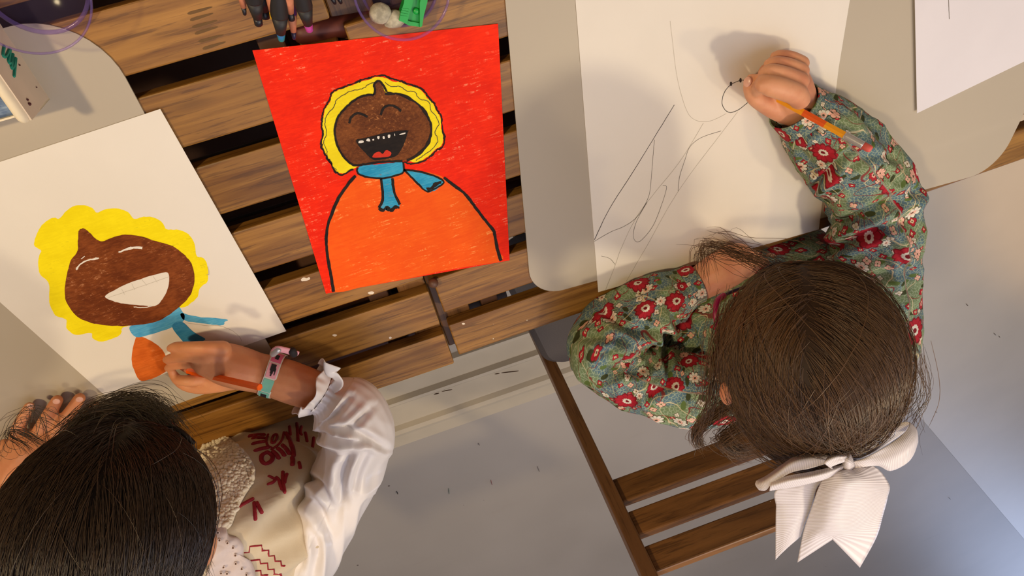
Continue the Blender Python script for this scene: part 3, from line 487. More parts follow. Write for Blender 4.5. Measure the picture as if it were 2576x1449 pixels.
# right sketch
S = lambda pts, w, **k: dict(pts=tr(pts, 1240, 0, .5244), w=w, amp=.12, **k)
strokes('pencil_line', [S([(870, 503), (780, 650), (675, 820), (560, 1000), (487, 1150)], 1.5), S([(1143, 403), (1112, 440), (1099, 490), (1112, 525), (1140, 540), (1180, 525), (1222, 492)], 1.7), S([(1143, 403), (1190, 385), (1225, 387)], 1.7)], z1+d_, 'graphite_dark', SP)
strokes('pencil_line', [S([(775, 670), (768, 750), (760, 850), (748, 940), (700, 1030), (640, 1080), (560, 1115), (487, 1158)], 1.2), S([(1095, 628), (1000, 660), (945, 705), (920, 770), (895, 850), (888, 918)], 1.2), S([(815, 890), (833, 900), (810, 980), (770, 1080), (720, 1145), (690, 1160), (673, 1130), (690, 1060), (740, 970)], 1.2), S([(520, 1228), (560, 1240), (585, 1268)], 1.1)], z1+d_, 'graphite', SP)
strokes('pencil_line', [S([(850, 100), (865, 230), (880, 350), (905, 460), (940, 550), (990, 582), (1050, 578), (1120, 545)], 1.2), S([(1175, 535), (1080, 660), (950, 830), (850, 980), (750, 1160), (680, 1280), (640, 1350)], 1.2), S([(1010, 590), (900, 770), (780, 920), (690, 1040), (620, 1180), (580, 1290), (540, 1390)], 1.3)], z1+d_, 'graphite_faint', SP)
for (x, y, rx, ry) in ((1839, 211, 3.2, 5.5), (1863, 202, 3, 6), (1874, 203, 4, 3)):
    fill('pencil_dot', [(x+rx*math.cos(k*PI/4), y+ry*math.sin(k*PI/4)) for k in range(8)], z1+d_*2, 'graphite_dark', SP, .1, 2)
strokes('pencil_line', [dict(pts=[(2386, -10), (2387, 20), (2388, 48)], w=1.6, amp=.1)], ZT+.0061, 'graphite', FP)

# ------------------------------------------------------------------ small things on the table
def pencil_obj(name, label, tip, direction, L, r, hexa, parts, group=None):
    """parts: list of (part_name, material, [(dist_from_tip, radius)...], sides)"""
    e = empty(name, tip); tag(e, label, 'pencil', group); d = unit(direction)
    for pn, mt, pr, ns in parts:
        c = [np.asarray(tip)+d*q[0] for q in pr]; m = MB(); v, f, uv = tube(np.array(c), np.array([q[1] for q in pr]), ns, cap=False); f = list(f)+[tuple(range(ns))[::-1], tuple((len(pr)-1)*ns+j for j in range(ns))]
        m.add(v, f); m.obj(pn, M[mt], e, ns > 8)
    return e
def cone_pencil(label, px, py, z, qx, qy, qz, r, barrel, wood, lead, L=.17, blunt=.3, group='pencils bundled at the top edge'):
    tip = P(px, py, z); q = P(qx, qy, qz); d = unit(q-tip)
    pencil_obj('colouring_pencil', label, tip, d, L, r, False, group=group, parts=[('lead', lead, [(0, r*blunt), (.0005, r*(blunt+.06)), (.007, r*.52)], 12), ('wood_cone', wood, [(.007, r*.53), (.024, r*.99)], 16), ('barrel', barrel, [(.024, r), (.025, r*1.02), (L, r*1.02), (L+.001, r*.8)], 16)])
G = 'pencils bundled at the top edge'
zt = ZT+.03
cone_pencil('thin bare-wood pencil with a dark lead, leftmost of the bundle', 616, 37, zt, 604, -30, zt+.01, .0040, 'lead_violet', 'pencil_wood', 'lead_black')
cone_pencil('thick black-wood pencil with a blunt black tip, left in the bundle', 651, 62, zt, 636, -20, zt+.015, .0070, 'black_wood', 'black_wood', 'lead_black', blunt=.42)
cone_pencil('thick black pencil half hidden behind the blunt black-tipped one', 668, 44, zt-.012, 655, -30, zt, .0070, 'black_wood', 'black_wood', 'lead_black', blunt=.5)
cone_pencil('thin bare-wood pencil with a yellow lead', 686, 46, zt+.006, 678, -30, zt+.02, .0044, 'lead_yellow', 'pencil_wood', 'lead_yellow', blunt=.42)
cone_pencil('thick black-wood pencil with a shiny blue-green tip, lowest of the bundle', 708, 102, zt, 700, 0, zt+.015, .0070, 'black_wood', 'black_wood', 'lead_teal', blunt=.30)
cone_pencil('violet pencil with bare-wood cone and dark blue lead', 734, 50, zt+.006, 722, -30, zt+.02, .0048, 'barrel_violet', 'pencil_wood', 'lead_black', blunt=.5)
cone_pencil('bare-wood pencil with long dark violet lead reaching furthest down on the right', 740, 98, zt-.012, 730, 0, zt, .0044, 'barrel_violet', 'pencil_wood', 'lead_violet', blunt=.3)
cone_pencil('thick black-wood pencil with a pink tip', 779, 78, zt, 758, -10, zt+.015, .0070, 'black_wood', 'black_wood', 'lead_pink', blunt=.36)
cone_pencil('small dark pencil tip left of two beside the violet tub', 843, 9, zt-.02, 822, -30, zt-.01, .0042, 'black_wood', 'pencil_wood', 'lead_black')
cone_pencil('small dark pencil tip nearest the violet tub', 858, 8, zt-.02, 838, -40, zt-.01, .0042, 'black_wood', 'black_wood', 'lead_black')
# pencil rack that carries the bundle (just outside the frame it rests on)
# round tubs
def lathe(prof, c, n=48, mat=None, name='x', parent=None, smooth=True):
    m = MB(); v = []; k = len(prof)
    for r, z in prof:
        for j in range(n): v.append((c[0]+r*math.cos(2*PI*j/n), c[1]+r*math.sin(2*PI*j/n), c[2]+z))
    f = [(i*n+j, i*n+(j+1) % n, (i+1)*n+(j+1) % n, (i+1)*n+j) for i in range(k-1) for j in range(n)]
    ring = prof[0] == prof[-1]
    if prof[0][0] > 1e-4 and not ring: f.append(tuple(range(n))[::-1])
    if name == 'screw': f.append(tuple((k-1)*n+j for j in range(n)))
    m.add(v, f); return m.obj(name, mat, parent, smooth)
c = P(1004, -36, ZT+.001)
e = empty('plastic_tub', c); tag(e, 'round clear violet plastic tub holding a green sharpener and erasers', 'tub')
rr = .0405
lathe([(.0001, .0012), (rr*.78, .0012), (rr*.84, .0026), (rr*.92, .008), (rr*.985, .0205)], c, mat=M['clear'], name='bowl', parent=e)
lathe([(rr*.985, .0195), (rr*1.03, .0195), (rr*1.04, .021), (rr*1.03, .0225), (rr*.985, .0225), (rr*.98, .021), (rr*.985, .0195)], c, mat=M['violet_rim'], name='rim', parent=e)
lathe([(rr*.80, .0006), (rr*.86, .0008), (rr*.86, .0022), (rr*.80, .0024), (rr*.80, .0006)], c, mat=M['violet_rim'], name='foot_ring', parent=e)
p = P(956, 34, ZT+.011); o = MB(); v, f = sphere_vf(p, (.0098, .0092, .0075)); v = [np.array(q)+.0011*noise.noise(Vector(q)*160) for q in v]; o.add(v, f); tag(o.obj('kneaded_eraser', M['putty'], None, True), 'round smudged white eraser in the violet tub', 'eraser', 'erasers in the violet tub')
p = P(993, 48, ZT+.009); o = MB(); v, f = sphere_vf(p, (.0105, .0080, .0058)); v = [np.array(q)+.0014*noise.noise(Vector(q)*140) for q in v]; o.add(v, f); tag(o.obj('kneaded_eraser', M['putty'], None, True), 'flattened grey eraser half under the green sharpener', 'eraser', 'erasers in the violet tub')
# green sharpener: waisted block with inset ramp and screw
e = empty('pencil_sharpener', P(1040, 30, ZT+.012)); tag(e, 'green plastic pencil sharpener in the violet tub', 'sharpener')
zz = ZT+.018
def shp(pts, z0_, z1_): 
    q = [tuple(P(x, y, zz)[:2]) for x, y in pts]; a_ = sum(q[i][0]*q[(i+1) % len(q)][1]-q[(i+1) % len(q)][0]*q[i][1] for i in range(len(q))); q = q if a_ > 0 else q[::-1]; return poly_prism(q, z0_, z1_)
m = MB(); m.add(*shp([(1020, -20), (1016, 8), (1009, 30), (1004, 52), (1024, 60), (1030, 34), (1038, 10), (1044, -20)], zz-.013, zz)); m.add(*shp([(1062, -20), (1056, 8), (1056, 32), (1056, 69), (1062, 66), (1066, 40), (1075, 6), (1078, -20)], zz-.013, zz)); m.add(*shp([(1004, 52), (1030, 66), (1057, 69), (1059, 60), (1034, 56), (1010, 46)], zz-.013, zz-.002)); m.obj('body', M['green_plastic'], e)
m = MB(); m.add(*shp([(1030, -20), (1028, 30), (1026, 60), (1058, 64), (1060, 30), (1064, -20)], zz-.013, zz-.005)); m.obj('blade_bed', M['green_plastic'], e)
lathe([(.0001, .002), (.0022, .002), (.0028, .001), (.0028, -.002)], P(1047, 28, zz-.004), 16, M['green_plastic'], 'screw', e)
for k in range(4):
    m = MB(); y = 20+k*6; m.add(*shp([(1011-k*1.5, y), (1029-k*1.5, y+3), (1028-k*1.5, y+5), (1010-k*1.5, y+2)], zz-.001, zz+.0006)); m.obj('grip_rib', M['green_plastic'], e)
# clear cup upper left
c = P(86, -48, ZT+.004); e = empty('plastic_cup', c); tag(e, 'empty round clear violet plastic cup at the upper left corner', 'cup')
rr = .0455
lathe([(.0001, .001), (rr*.74, .001), (rr*.80, .004), (rr*.88, .028), (rr*.97, .034), (rr*.985, .0365)], c-np.array([0, 0, .003]), mat=M['clear'], name='bowl', parent=e)
lathe([(rr*.98, 0), (rr*1.0, -.001), (rr*1.02, .0005), (rr*1.0, .0018), (rr*.98, .001), (rr*.98, 0)], c+np.array([0, 0, .034]), mat=M['violet_rim'], name='rim', parent=e)
lathe([(rr*.78, 0), (rr*.84, 0), (rr*.85, .0018), (rr*.78, .0018), (rr*.78, 0)], c+np.array([0, 0, .004]), mat=M['violet_rim'], name='foot_ring', parent=e)
# cardboard box of crayons, upper left
e = empty('cardboard_box', P(60, 180, ZT+.002)); tag(e, 'white cardboard tray with a green scribble on its side, paint smears inside', 'box')
zb = ZT+.002; zh = ZT+.05
def quad_slab(a_, b_, c_, d__, th, name, mt, par=None):
    a_, b_, c_, d__ = map(np.asarray, (a_, b_, c_, d__)); n_ = unit(np.cross(b_-a_, d__-a_)); v = [a_, b_, c_, d__]+[q-n_*th for q in (a_, b_, c_, d__)]
    o = mesh_obj(name, v, [(0, 1, 2, 3), (7, 6, 5, 4), (0, 4, 5, 1), (1, 5, 6, 2), (2, 6, 7, 3), (3, 7, 4, 0)], M[mt]); child(o, par or e); return o
A0 = P(125, 250, zb); A1 = P(0, 62, zb)+ (P(0, 62, zb)-A0)*.6; up_ = np.array([0, 0, .048]); dirw = unit(A0-A1); inn = np.array([-dirw[1], dirw[0], 0]); inn = inn if inn[0] < 0 else -inn
sd = quad_slab(A0, A1, A1+up_, A0+up_, .0015, 'side_panel', 'card')
quad_slab(A0+inn*.12, A0, A0+up_*.55, A0+inn*.12+up_*.55, .0015, 'end_panel', 'card_in'); quad_slab(A0+inn*.12, A0, A1, A1+inn*.12, .0012, 'base', 'card_in')
v0 = A0+up_; v1 = A1+up_
m = MB(); q = np.linspace(v0-dirw*.006, v1, 14); m.add(*tube(q+np.array([0, 0, -.003])+inn*.0055, .0075, 10, rb=.005)); m.obj('rolled_edge', M['card_in'], e, True)
quad_slab(A0+inn*.013+up_*.45, A0+inn*.12+up_*.45, A1+inn*.12+up_*.45, A1+inn*.013+up_*.45, .001, 'paint_palette', 'paint_blue')
bv = unit(np.cross(A1-A0, up_)); sgn = 1 if np.dot(bv, CAM-A0) > 0 else -1
def on_side(px, py):   # point of the side panel seen at this pixel
    d = ray(px, py); t_ = np.dot(A0-CAM, bv)/np.dot(d, bv); return CAM+d*t_+bv*sgn*.0004
m = MB(); pts = [(9, 117), (6, 140), (14, 142), (24, 124), (20, 155), (27, 158), (31, 136), (27, 170), (33, 168), (38, 146), (34, 192)]; q = np.array([on_side(*p) for p in catmull(pts, 4)]); m.add(*tube(q, .0012, 6, rb=.0012)); m.obj('green_scribble', M['green_ink'], sd)
m.v
for x, y, r_ in ((48, 164, .0008), (91, 220, .0006), (73, 262, .0014), (68, 251, .0010)):
    m = MB(); m.add(*sphere_vf(on_side(x, y), r_, nu=8, nv=6)); m.obj('crayon_crumb', M['stain'], sd)

M['joint'] = plain('darker finger joint end grain', srgb(104, 74, 34), .5, .3); M['paint_spot'] = plain('dried cream paint', srgb(226, 208, 186), .6)
def top_mark(name, pts, mat, z=ZT+.00025): return child(fill(name, pts, z, mat, TB, .15, 3, .0002), TB)
for i, (x, y) in enumerate(((476, 30), (482, 46), (488, 64), (494, 80), (504, 100), (514, 118))):
    L_ = 52-4*(i % 2); top_mark('finger_joint', [(x, y), (x+L_, y-13), (x+L_+1, y-9), (x+3, y+7)], 'joint')
for pts in ([(757, 703), (764, 698), (772, 700), (778, 697), (780, 702), (772, 706), (764, 707), (759, 707)], [(925, 736), (933, 733), (941, 735), (938, 740), (929, 740)], [(836, 843), (842, 841), (848, 843), (843, 847)], [(978, 849), (982, 847), (986, 850), (981, 853)], [(1162, 814), (1166, 812), (1170, 815), (1165, 817)]):
    top_mark('paint_spot', pts, 'paint_spot')

# ------------------------------------------------------------------ chairs
def chair(x0, x1, yb, label, seat_px=None):
    e = empty('slatted_chair', ((x0+x1)/2, yb, 0)); tag(e, label, 'chair', 'wooden slatted chairs')
    def bx(name, a0, a1, b0, b1, c0, c1, mt): 
        v, f = box_vf(a0, a1, b0, b1, c0, c1, .0025); o = mesh_obj(name, v, f, M[mt]); child(o, e); return o
    for x in (x0, x1): bx('back_post', x-.011, x+.011, yb-.032, yb, 0, .925, 'post_wood')
    for za, zb_ in ((.737, .782), (.800, .842), (.861, .903), (.675, .715)) if False else ((.737, .782), (.800, .842), (.861, .903)): bx('back_slat', x0+.011, x1-.011, yb-.026, yb-.010, za, zb_, 'chair_wood')
    for x in (x0, x1): bx('front_leg', x-.011, x+.011, yb+.33, yb+.36, 0, .44, 'post_wood'); bx('seat_rail', x-.009, x+.009, yb, yb+.36, .405, .435, 'post_wood')
    for k in range(6): bx('seat_slat', x0+.010, x1-.010, yb+.02+k*.056, yb+.064+k*.056, .436, .450, 'chair_wood')
    return e
CH = chair(.138, .452, -.915, 'brown wooden slatted chair that the child in the floral blouse sits on')
cu = rounded([(.075, -.60), (.49, -.60), (.445, -.912), (.128, -.912)], [.05, .05, .05, .045]); 
m = MB(); nn = len(cu); 
ins = [tuple(np.array([.28, -.76])+(np.array(p)-np.array([.28, -.76]))*.94) for p in cu]
v = [(p[0], p[1], .4515) for p in ins]+[(p[0], p[1], .462) for p in cu]+[(p[0], p[1], .476) for p in ins]; f = [(i, (i+1) % nn, nn+(i+1) % nn, nn+i) for i in range(nn)]+[(nn+i, nn+(i+1) % nn, 2*nn+(i+1) % nn, 2*nn+i) for i in range(nn)]+[tuple(range(nn))[::-1], tuple(range(2*nn, 3*nn))]
m.add(v, f); tag(m.obj('seat_cushion', M['cushion'], None), 'dark grey seat cushion on the chair under the floral blouse', 'cushion')
chair(-.660, -.352, -.915, 'brown wooden chair at the bottom edge behind the white sleeve')

# ------------------------------------------------------------------ people
def C3(px, py, z): return P(px, py, z)
def ridged(p, sc, seed): return 1-abs(noise.noise(Vector((p[0]*sc[0]+seed, p[1]*sc[1], p[2]*sc[2]))))*2
def crease(v, cen, ns, creases):
    """press folds (valley with a raised lip) into the near side of a sleeve along short lines"""
    if not creases: return v
    v = np.array(v); C_ = np.repeat(np.asarray(cen), ns, 0); N_ = v-C_; rr_ = np.linalg.norm(N_, axis=1, keepdims=True); N_ = N_/(rr_+1e-9); vis = np.einsum('ij,ij->i', N_, CAM-v) > 0
    c_ = (v-CAM) @ RM; X = np.stack([W/2+F*c_[:, 0]/-c_[:, 2], H/2-F*c_[:, 1]/-c_[:, 2]], 1); off = np.zeros(len(v))
    for pts, depth, wd in creases:
        q = catmull(np.array(pts, float), 6); best = np.full(len(v), 1e9); par = np.zeros(len(v)); sg = np.zeros(len(v))
        for i in range(len(q)-1):
            a_, b_ = q[i], q[i+1]; ab = b_-a_; t_ = np.clip(((X-a_)@ab)/(ab@ab+1e-9), 0, 1); d_v = X-(a_+t_[:, None]*ab); d = np.linalg.norm(d_v, axis=1); m_ = d < best
            best = np.where(m_, d, best); par = np.where(m_, (i+t_)/(len(q)-1), par); sg = np.where(m_, np.sign(ab[0]*d_v[:, 1]-ab[1]*d_v[:, 0]), sg)
        prof = -np.exp(-(best/wd)**2)+.55*np.exp(-((best-1.9*wd)/(1.1*wd))**2)*(1+.4*sg); off += depth*prof*np.sin(np.clip(par, .04, .96)*PI)**.6*vis
    return v+N_*np.clip(off, -.55*rr_[:, 0], .02)[:, None]
def cloth_tube(name, pts, mat, parent, ns=96, sub=18, folds=(), flat=1.0, gather=(0, 0), seed=0.0, up=None, uvs=1.0, creases=()):
    """pts = (px, py, z, rpx). folds: list of (amp, freq_s, freq_theta, twist, s_centre, s_width)"""
    q = np.array([[*P(a[0], a[1], a[2]), pxr(P(a[0], a[1], a[2]), a[3])] for a in pts]); q = catmull(q, sub)
    def disp(S, TH):
        d = np.zeros_like(S); n, m = S.shape
        for i in range(n):
            for j in range(m):
                s_ = S[i, j]; t_ = TH[i, j]; v = 0
                for amp, fs, ft, tw, sc, sw in folds:
                    w = math.exp(-((s_-sc)/sw)**2); 
                    if w < .02: continue
                    a_ = t_+tw*s_; nn_ = noise.noise(Vector((math.cos(a_)*ft, math.sin(a_)*ft, s_*fs+seed)))
                    v += amp*w*((1-abs(nn_)*2.6)-.35)
                if gather[0]:
                    g = math.exp(-s_/gather[2]) if len(gather) > 2 else math.exp(-s_/.06); v += gather[0]*g*math.cos(gather[1]*t_+2.5*noise.noise(Vector((s_*9, t_, seed))))
                    g = math.exp(-(1-s_)/.05)
                d[i, j] = v
        return d
    v, f, uv = tube(q[:, :3], q[:, 3], ns, rb=q[:, 3]*flat, cap=False, disp=disp, up=up, uvscale=uvs)
    v = crease(v, q[:, :3], ns, creases)
    o = mesh_obj(name, v, f, mat, None, True, uv); child(o, parent); return o
def ring_loft(name, rings, mat, parent, ns=96, sub=10, folds=(), seed=0., add=None):
    """rings: (centre3, rx, ry, tilt_x, tilt_y) horizontal-ish ellipses going up"""
    a = catmull(np.array([[*r_[0], r_[1], r_[2]] for r_ in rings]), sub); n = len(a); v = []; uv = []; th = np.arange(ns)*2*PI/ns
    T = np.gradient(a[:, :3], axis=0); L = np.concatenate([[0], np.cumsum(np.linalg.norm(np.diff(a[:, :3], axis=0), axis=1))])
    for i in range(n):
        t_ = unit(T[i]); A_ = unit(np.array([1.0, 0, 0])-t_[0]*t_); B2 = np.cross(t_, A_)
        for j in range(ns):
            d = 0
            for amp, fs, ft, tw, sc, sw in folds:
                w = math.exp(-((i/(n-1)-sc)/sw)**2); aa = th[j]+tw*i/(n-1); d += amp*w*((1-abs(noise.noise(Vector((math.cos(aa)*ft, math.sin(aa)*ft, i/(n-1)*fs+seed))))*2.6)-.35)
            v.append(a[i, :3]+A_*a[i, 3]*math.cos(th[j])*(1+d)+B2*a[i, 4]*math.sin(th[j])*(1+d)); uv.append((th[j]*.10, L[i]))
    f = [(i*ns+j, i*ns+(j+1) % ns, (i+1)*ns+(j+1) % ns, (i+1)*ns+j) for i in range(n-1) for j in range(ns)]
    if mat is None: return v, f+[tuple(range(ns))[::-1], tuple((n-1)*ns+j for j in range(ns))]
    o = mesh_obj(name, v, f, mat, None, True, uv); child(o, parent); return o
class Head:
    def __init__(s, px, py, dist, r, tilt=0.0, roll=0.0):
        s.c = D(px, py, dist); up = unit(unit(CAM-s.c)*.6+RM[:, 2]*.4); fr = RM[:, 1]-np.dot(RM[:, 1], up)*up; fr = unit(fr); rt = np.cross(fr, up)
        c_, s_ = math.cos(roll), math.sin(roll); fr, rt = fr*c_+rt*s_, rt*c_-fr*s_
        c_, s_ = math.cos(tilt), math.sin(tilt); up, fr = up*c_-fr*s_*1.0, fr*c_+up*s_
        s.ax = np.array([rt, fr, up]); s.r = np.array(r)
    def w(s, p): return s.c+np.asarray(p)@s.ax
    def e(s, d, k=1.0): return s.w(unit(d)*s.r*k)
def build_head_geo(h, mb):
    r = h.r
    v, f = sphere_vf((0, 0, 0), r*.93, nu=32, nv=20); mb.add([h.w(p) for p in v], f)
    # face and jaw: lower front of the skull (front = +y, down = -z)
    v, f = sphere_vf((0, .012, -.050), (r[0]*.74, r[1]*.72, .075), nu=28, nv=16); mb.add([h.w(p) for p in v], f)
    mb.add(*tube([h.w((0, .078, -.034)), h.w((0, .088, -.054)), h.w((0, .080, -.060))], [.005, .008, .006], 10)[:2])        # nose
    for sx in (-1, 1):                                                                                              # ears
        v, f = sphere_vf((0, 0, 0), (.007, .015, .024), nu=14, nv=8); mb.add([h.w((sx*(r[0]*.97), -.008+p[1], -.040+p[2])+np.array(p)*[1, 0, 0]) if False else h.w(np.array([sx*(r[0]*.97)+p[0], -.008+p[1], -.040+p[2]])) for p in v], f)
    v, f = sphere_vf((0, .086, -.078), (.016, .006, .004), nu=14, nv=8); mb.add([h.w(p) for p in v], f)
def face_parts(h, par):
    for sx in (-1, 1):
        m = MB(); v, f = sphere_vf((sx*.028, .0655, -.036), .010, nu=14, nv=8); m.add([h.w(p) for p in v], f); o = m.obj('eye', M['eye_white'], par, True)
        m = MB(); v, f = sphere_vf((sx*.028, .0740, -.038), (.0045, .0026, .0045), nu=12, nv=6); m.add([h.w(p) for p in v], f); mesh = m.obj('iris', M['iris'], None, True); mesh.parent = o; mesh.matrix_parent_inverse = o.matrix_world.inverted() if False else Matrix.Translation(par.location).inverted() @ Matrix.Translation(par.location)
        m = MB(); q = [h.w((sx*a_, b_, c_)) for a_, b_, c_ in ((.016, .0865, -.014), (.028, .087, -.010), (.042, .078, -.014))]; m.add(*tube(catmull(q, 4), .0022, 6)); m.obj('eyebrow', M['scalp_left'], par, True)
    m = MB(); q = [h.w(p) for p in ((-.016, .086, -.077), (0, .0925, -.078), (.016, .086, -.077))]; m.add(*tube(catmull(q, 5), .0032, 8)); m.obj('mouth', M['lip'], par, True)
def strands_mesh(name, paths, rad, mat, parent, shade=None):
    """paths (N,K,3); 3-sided tapered tubes with smooth normals"""
    Pn = np.asarray(paths); N, K, _ = Pn.shape; T = np.gradient(Pn, axis=1); T /= np.linalg.norm(T, axis=2, keepdims=True)+1e-12
    u_ = unit(CAM-Pn.mean((0, 1))); A_ = np.cross(T, u_); A_ /= np.linalg.norm(A_, axis=2, keepdims=True)+1e-9; B2 = np.cross(T, A_)
    tap = np.interp(np.linspace(0, 1, K), [0, .1, .75, 1], [.7, 1, 1, .25]); R_ = (np.asarray(rad).reshape(-1, 1)*tap)[..., None]
    V = np.stack([Pn+(A_*math.cos(a)+B2*math.sin(a))*R_ for a in (PI/2, PI/2+2*PI/3, PI/2+4*PI/3)], 2)   # N,K,3,3
    V = V.reshape(-1, 3).astype(np.float32); idx = np.arange(N*K*3).reshape(N, K, 3)
    F_ = np.stack([np.stack([idx[:, :-1, j], idx[:, :-1, (j+1) % 3], idx[:, 1:, (j+1) % 3], idx[:, 1:, j]], -1) for j in range(3)], 2).reshape(-1, 4).astype(np.int32)
    me = bpy.data.meshes.new(name); me.vertices.add(len(V)); me.vertices.foreach_set('co', V.ravel()); me.loops.add(F_.size); me.loops.foreach_set('vertex_index', F_.ravel())
    me.polygons.add(len(F_)); me.polygons.foreach_set('loop_start', np.arange(0, F_.size, 4, dtype=np.int32)); me.polygons.foreach_set('use_smooth', np.ones(len(F_), dtype=bool)); me.update(calc_edges=True)
    sh = rng.random(N) if shade is None else shade; uv = np.stack([np.repeat(sh, K*3), np.tile(np.repeat(np.linspace(0, 1, K), 3), N)], 1).astype(np.float32)
    ul = me.uv_layers.new(name='UV'); ul.data.foreach_set('uv', uv[F_.ravel()].ravel()); me.materials.append(mat)
    o = bpy.data.objects.new(name, me); COL.objects.link(o); child(o, parent); return o
def hair_paths(h, n, T, k=15, part=True, spread=.10, pinch=.0, lift=1.0, side=.55, seed=1, zmin=-.45, front=.97, px0=0.0):
    r = np.random.default_rng(seed); out = []
    while len(out) < n:
        d = r.normal(size=3); d /= np.linalg.norm(d)
        if d[2] < zmin or (d[1] > front and d[2] < 0): continue
        if part and r.random() < .22: d = unit([px0+r.normal(0, .02)+.06*(1 if r.random() < .5 else -1)*.5, r.uniform(-.15, .93), 0]); d = unit([d[0], d[1], math.sqrt(max(.02, 1-d[0]**2-d[1]**2))])
        sx = 1 if d[0] > px0*min(1.2, 1.15-.5*d[1]) else -1; t_ = unit(np.array(T)+r.normal(0, spread, 3)*[1, .4, 1])
        fr = max(0, d[1]+.4); mid = unit(d*.75+t_*.45+np.array([sx*side*fr*(1 if part else .25), 0, -.12*fr]))
        s_ = np.linspace(0, 1, k)[:, None]; q = (1-s_)**2*d+2*s_*(1-s_)*mid+s_**2*t_; q /= np.linalg.norm(q, axis=1)[:, None]
        rad = 1+r.uniform(0, .028)+ (.02*r.random())*np.sin(PI*s_[:, 0])*lift-pinch*s_[:, 0]**4
        wv = r.normal(0, .0028, 3)[None]*np.sin(s_*PI*r.uniform(1, 3)+r.uniform(0, 6)); q = (q+wv)*rad[:, None]; out.append(h.c+(q*h.r)@h.ax)
    return np.array(out)
def free_strands(ctrl, n, jit, k=16, seed=3, fan=1.0):
    """ctrl: list of (px,py,dist)"""
    r = np.random.default_rng(seed); c0 = np.array([D(*a) for a in ctrl]); out = []
    for _ in range(n):
        o = r.normal(0, jit, 3); e_ = r.normal(0, jit*fan, 3); m_ = len(c0); w = np.linspace(0, 1, m_)[:, None]; c = c0+o*(1-w)+e_*w+r.normal(0, jit*.25, (m_, 3)); q = catmull(c, 8); idx = np.linspace(0, len(q)-1, k); ii = idx.astype(int); fr = (idx-ii)[:, None]; q = q[ii]*(1-fr)+q[np.minimum(ii+1, len(q)-1)]*fr; out.append(q)
    return np.array(out)

# ---------------- child at the right: floral blouse, white bow
PR = empty('person', (.38, -.80, 0)); tag(PR, 'child in green floral blouse with white hair bow, drawing with a yellow pencil', 'person', None)
HR = Head(2038, 898, .605, (.0765, .0865, .085))
b = MB()
def T_(pts, ns=14, sub=5, **k): b.add(*px_tube(pts, ns, sub, **k)[:2])
v, f = ring_loft('x', [((.385, -.80, .47), .105, .085), ((.385, -.77, .60), .10, .08), ((.39, -.715, .70), .11, .08), ((.387, -.675, .80), .115, .075), ((.383, -.645, .86), .085, .06), ((.36, -.60, .875), .045, .042)], None, None, 40); b.add(v, f)
nk = np.array([(.37, -.63, .85), (.345, -.57, .90), HR.w((0, -.03, -.05))]); b.add(*tube(catmull(nk, 4), .036, 18)[:2])
build_head_geo(HR, b)
for sx in (-1, 1):   # legs under the table
    q = [(.385+sx*.06, -.80, .525), (.385+sx*.075, -.62, .535), (.385+sx*.08, -.50, .52), (.385+sx*.08, -.47, .40), (.385+sx*.08, -.50, .12), (.385+sx*.08, -.49, .05)]; b.add(*tube(catmull(q, 4), np.interp(np.linspace(0, 1, 21), [0, .3, .5, .75, 1], [.062, .052, .044, .036, .026]), 18)[:2])
# right arm and drawing fist
T_([(2190, 850, .82, 52), (2205, 680, .79, 48), (2190, 540, .768, 46), (2125, 400, .760, 46), (2055, 318, .752, 46), (2010, 272, .747, 44)])
T_([(2012, 275, .747, 45), (1996, 240, .750, 53), (1985, 212, .752, 52), (1975, 195, .750, 44)])
T_([(1918, 214, .783, 20), (1930, 214, .784, 26), (1962, 222, .786, 28), (2000, 236, .783, 28), (2012, 250, .778, 26)])      # index, folded
T_([(1920, 207, .780, 20), (1905, 225, .766, 16), (1908, 240, .752, 13)])
T_([(1922, 184, .770, 15), (1938, 178, .772, 18), (1975, 187, .774, 20), (2012, 205, .772, 24)])                            # middle
T_([(1922, 190, .764, 14), (1905, 205, .748, 12), (1912, 222, .740, 11)])
T_([(1934, 160, .757, 13), (1950, 156, .759, 15), (1982, 162, .760, 17), (2014, 180, .760, 22)])                            # ring
T_([(1936, 164, .750, 12), (1918, 180, .736, 11), (1922, 200, .731, 10)])
T_([(1948, 141, .744, 11), (1962, 138, .745, 13), (1990, 143, .747, 15), (2016, 160, .748, 20)])                            # little
T_([(1950, 146, .738, 11), (1934, 160, .730, 10), (1938, 180, .729, 9)])
T_([(1996, 282, .748, 36), (1962, 276, .748, 30), (1928, 262, .750, 25), (1900, 246, .754, 21), (1889, 230, .756, 18), (1887, 214, .757, 17), (1891, 200, .755, 15)])   # thumb
# left arm and resting hand
T_([(1800, 985, .82, 50), (1690, 965, .805, 46), (1570, 925, .78, 44), (1530, 870, .765, 44), (1600, 805, .757, 42), (1700, 740, .750, 40), (1765, 712, .750, 42)])
T_([(1765, 712, .755, 44), (1800, 690, .757, 50), (1835, 672, .757, 50), (1850, 665, .756, 46)])
for q in ([(1826, 640, .755, 22), (1856, 628, .752, 17), (1878, 632, .744, 14), (1888, 648, .735, 12)], [(1845, 650, .757, 22), (1880, 641, .754, 17), (1903, 648, .745, 14), (1912, 664, .735, 12)],
          [(1860, 668, .757, 22), (1898, 657, .754, 17), (1924, 665, .745, 14), (1930, 680, .735, 12)], [(1858, 690, .755, 22), (1900, 680, .752, 16), (1926, 690, .744, 13), (1930, 702, .735, 11)], [(1800, 715, .752, 20), (1840, 740, .748, 16), (1872, 745, .742, 13)]): T_(q, 12, 4)
er = D(1828, 990, .612); v, f = sphere_vf(er, (.0065, .0115, .009), [unit(RM[:, 0]+RM[:, 1]*.1), unit(RM[:, 1]-RM[:, 0]*.1), RM[:, 2]], 14, 9); b.add(v, f)
bodyR = remesh(b, 'body', M['skin_right'], .0019, 3, PR); face_parts(HR, PR)
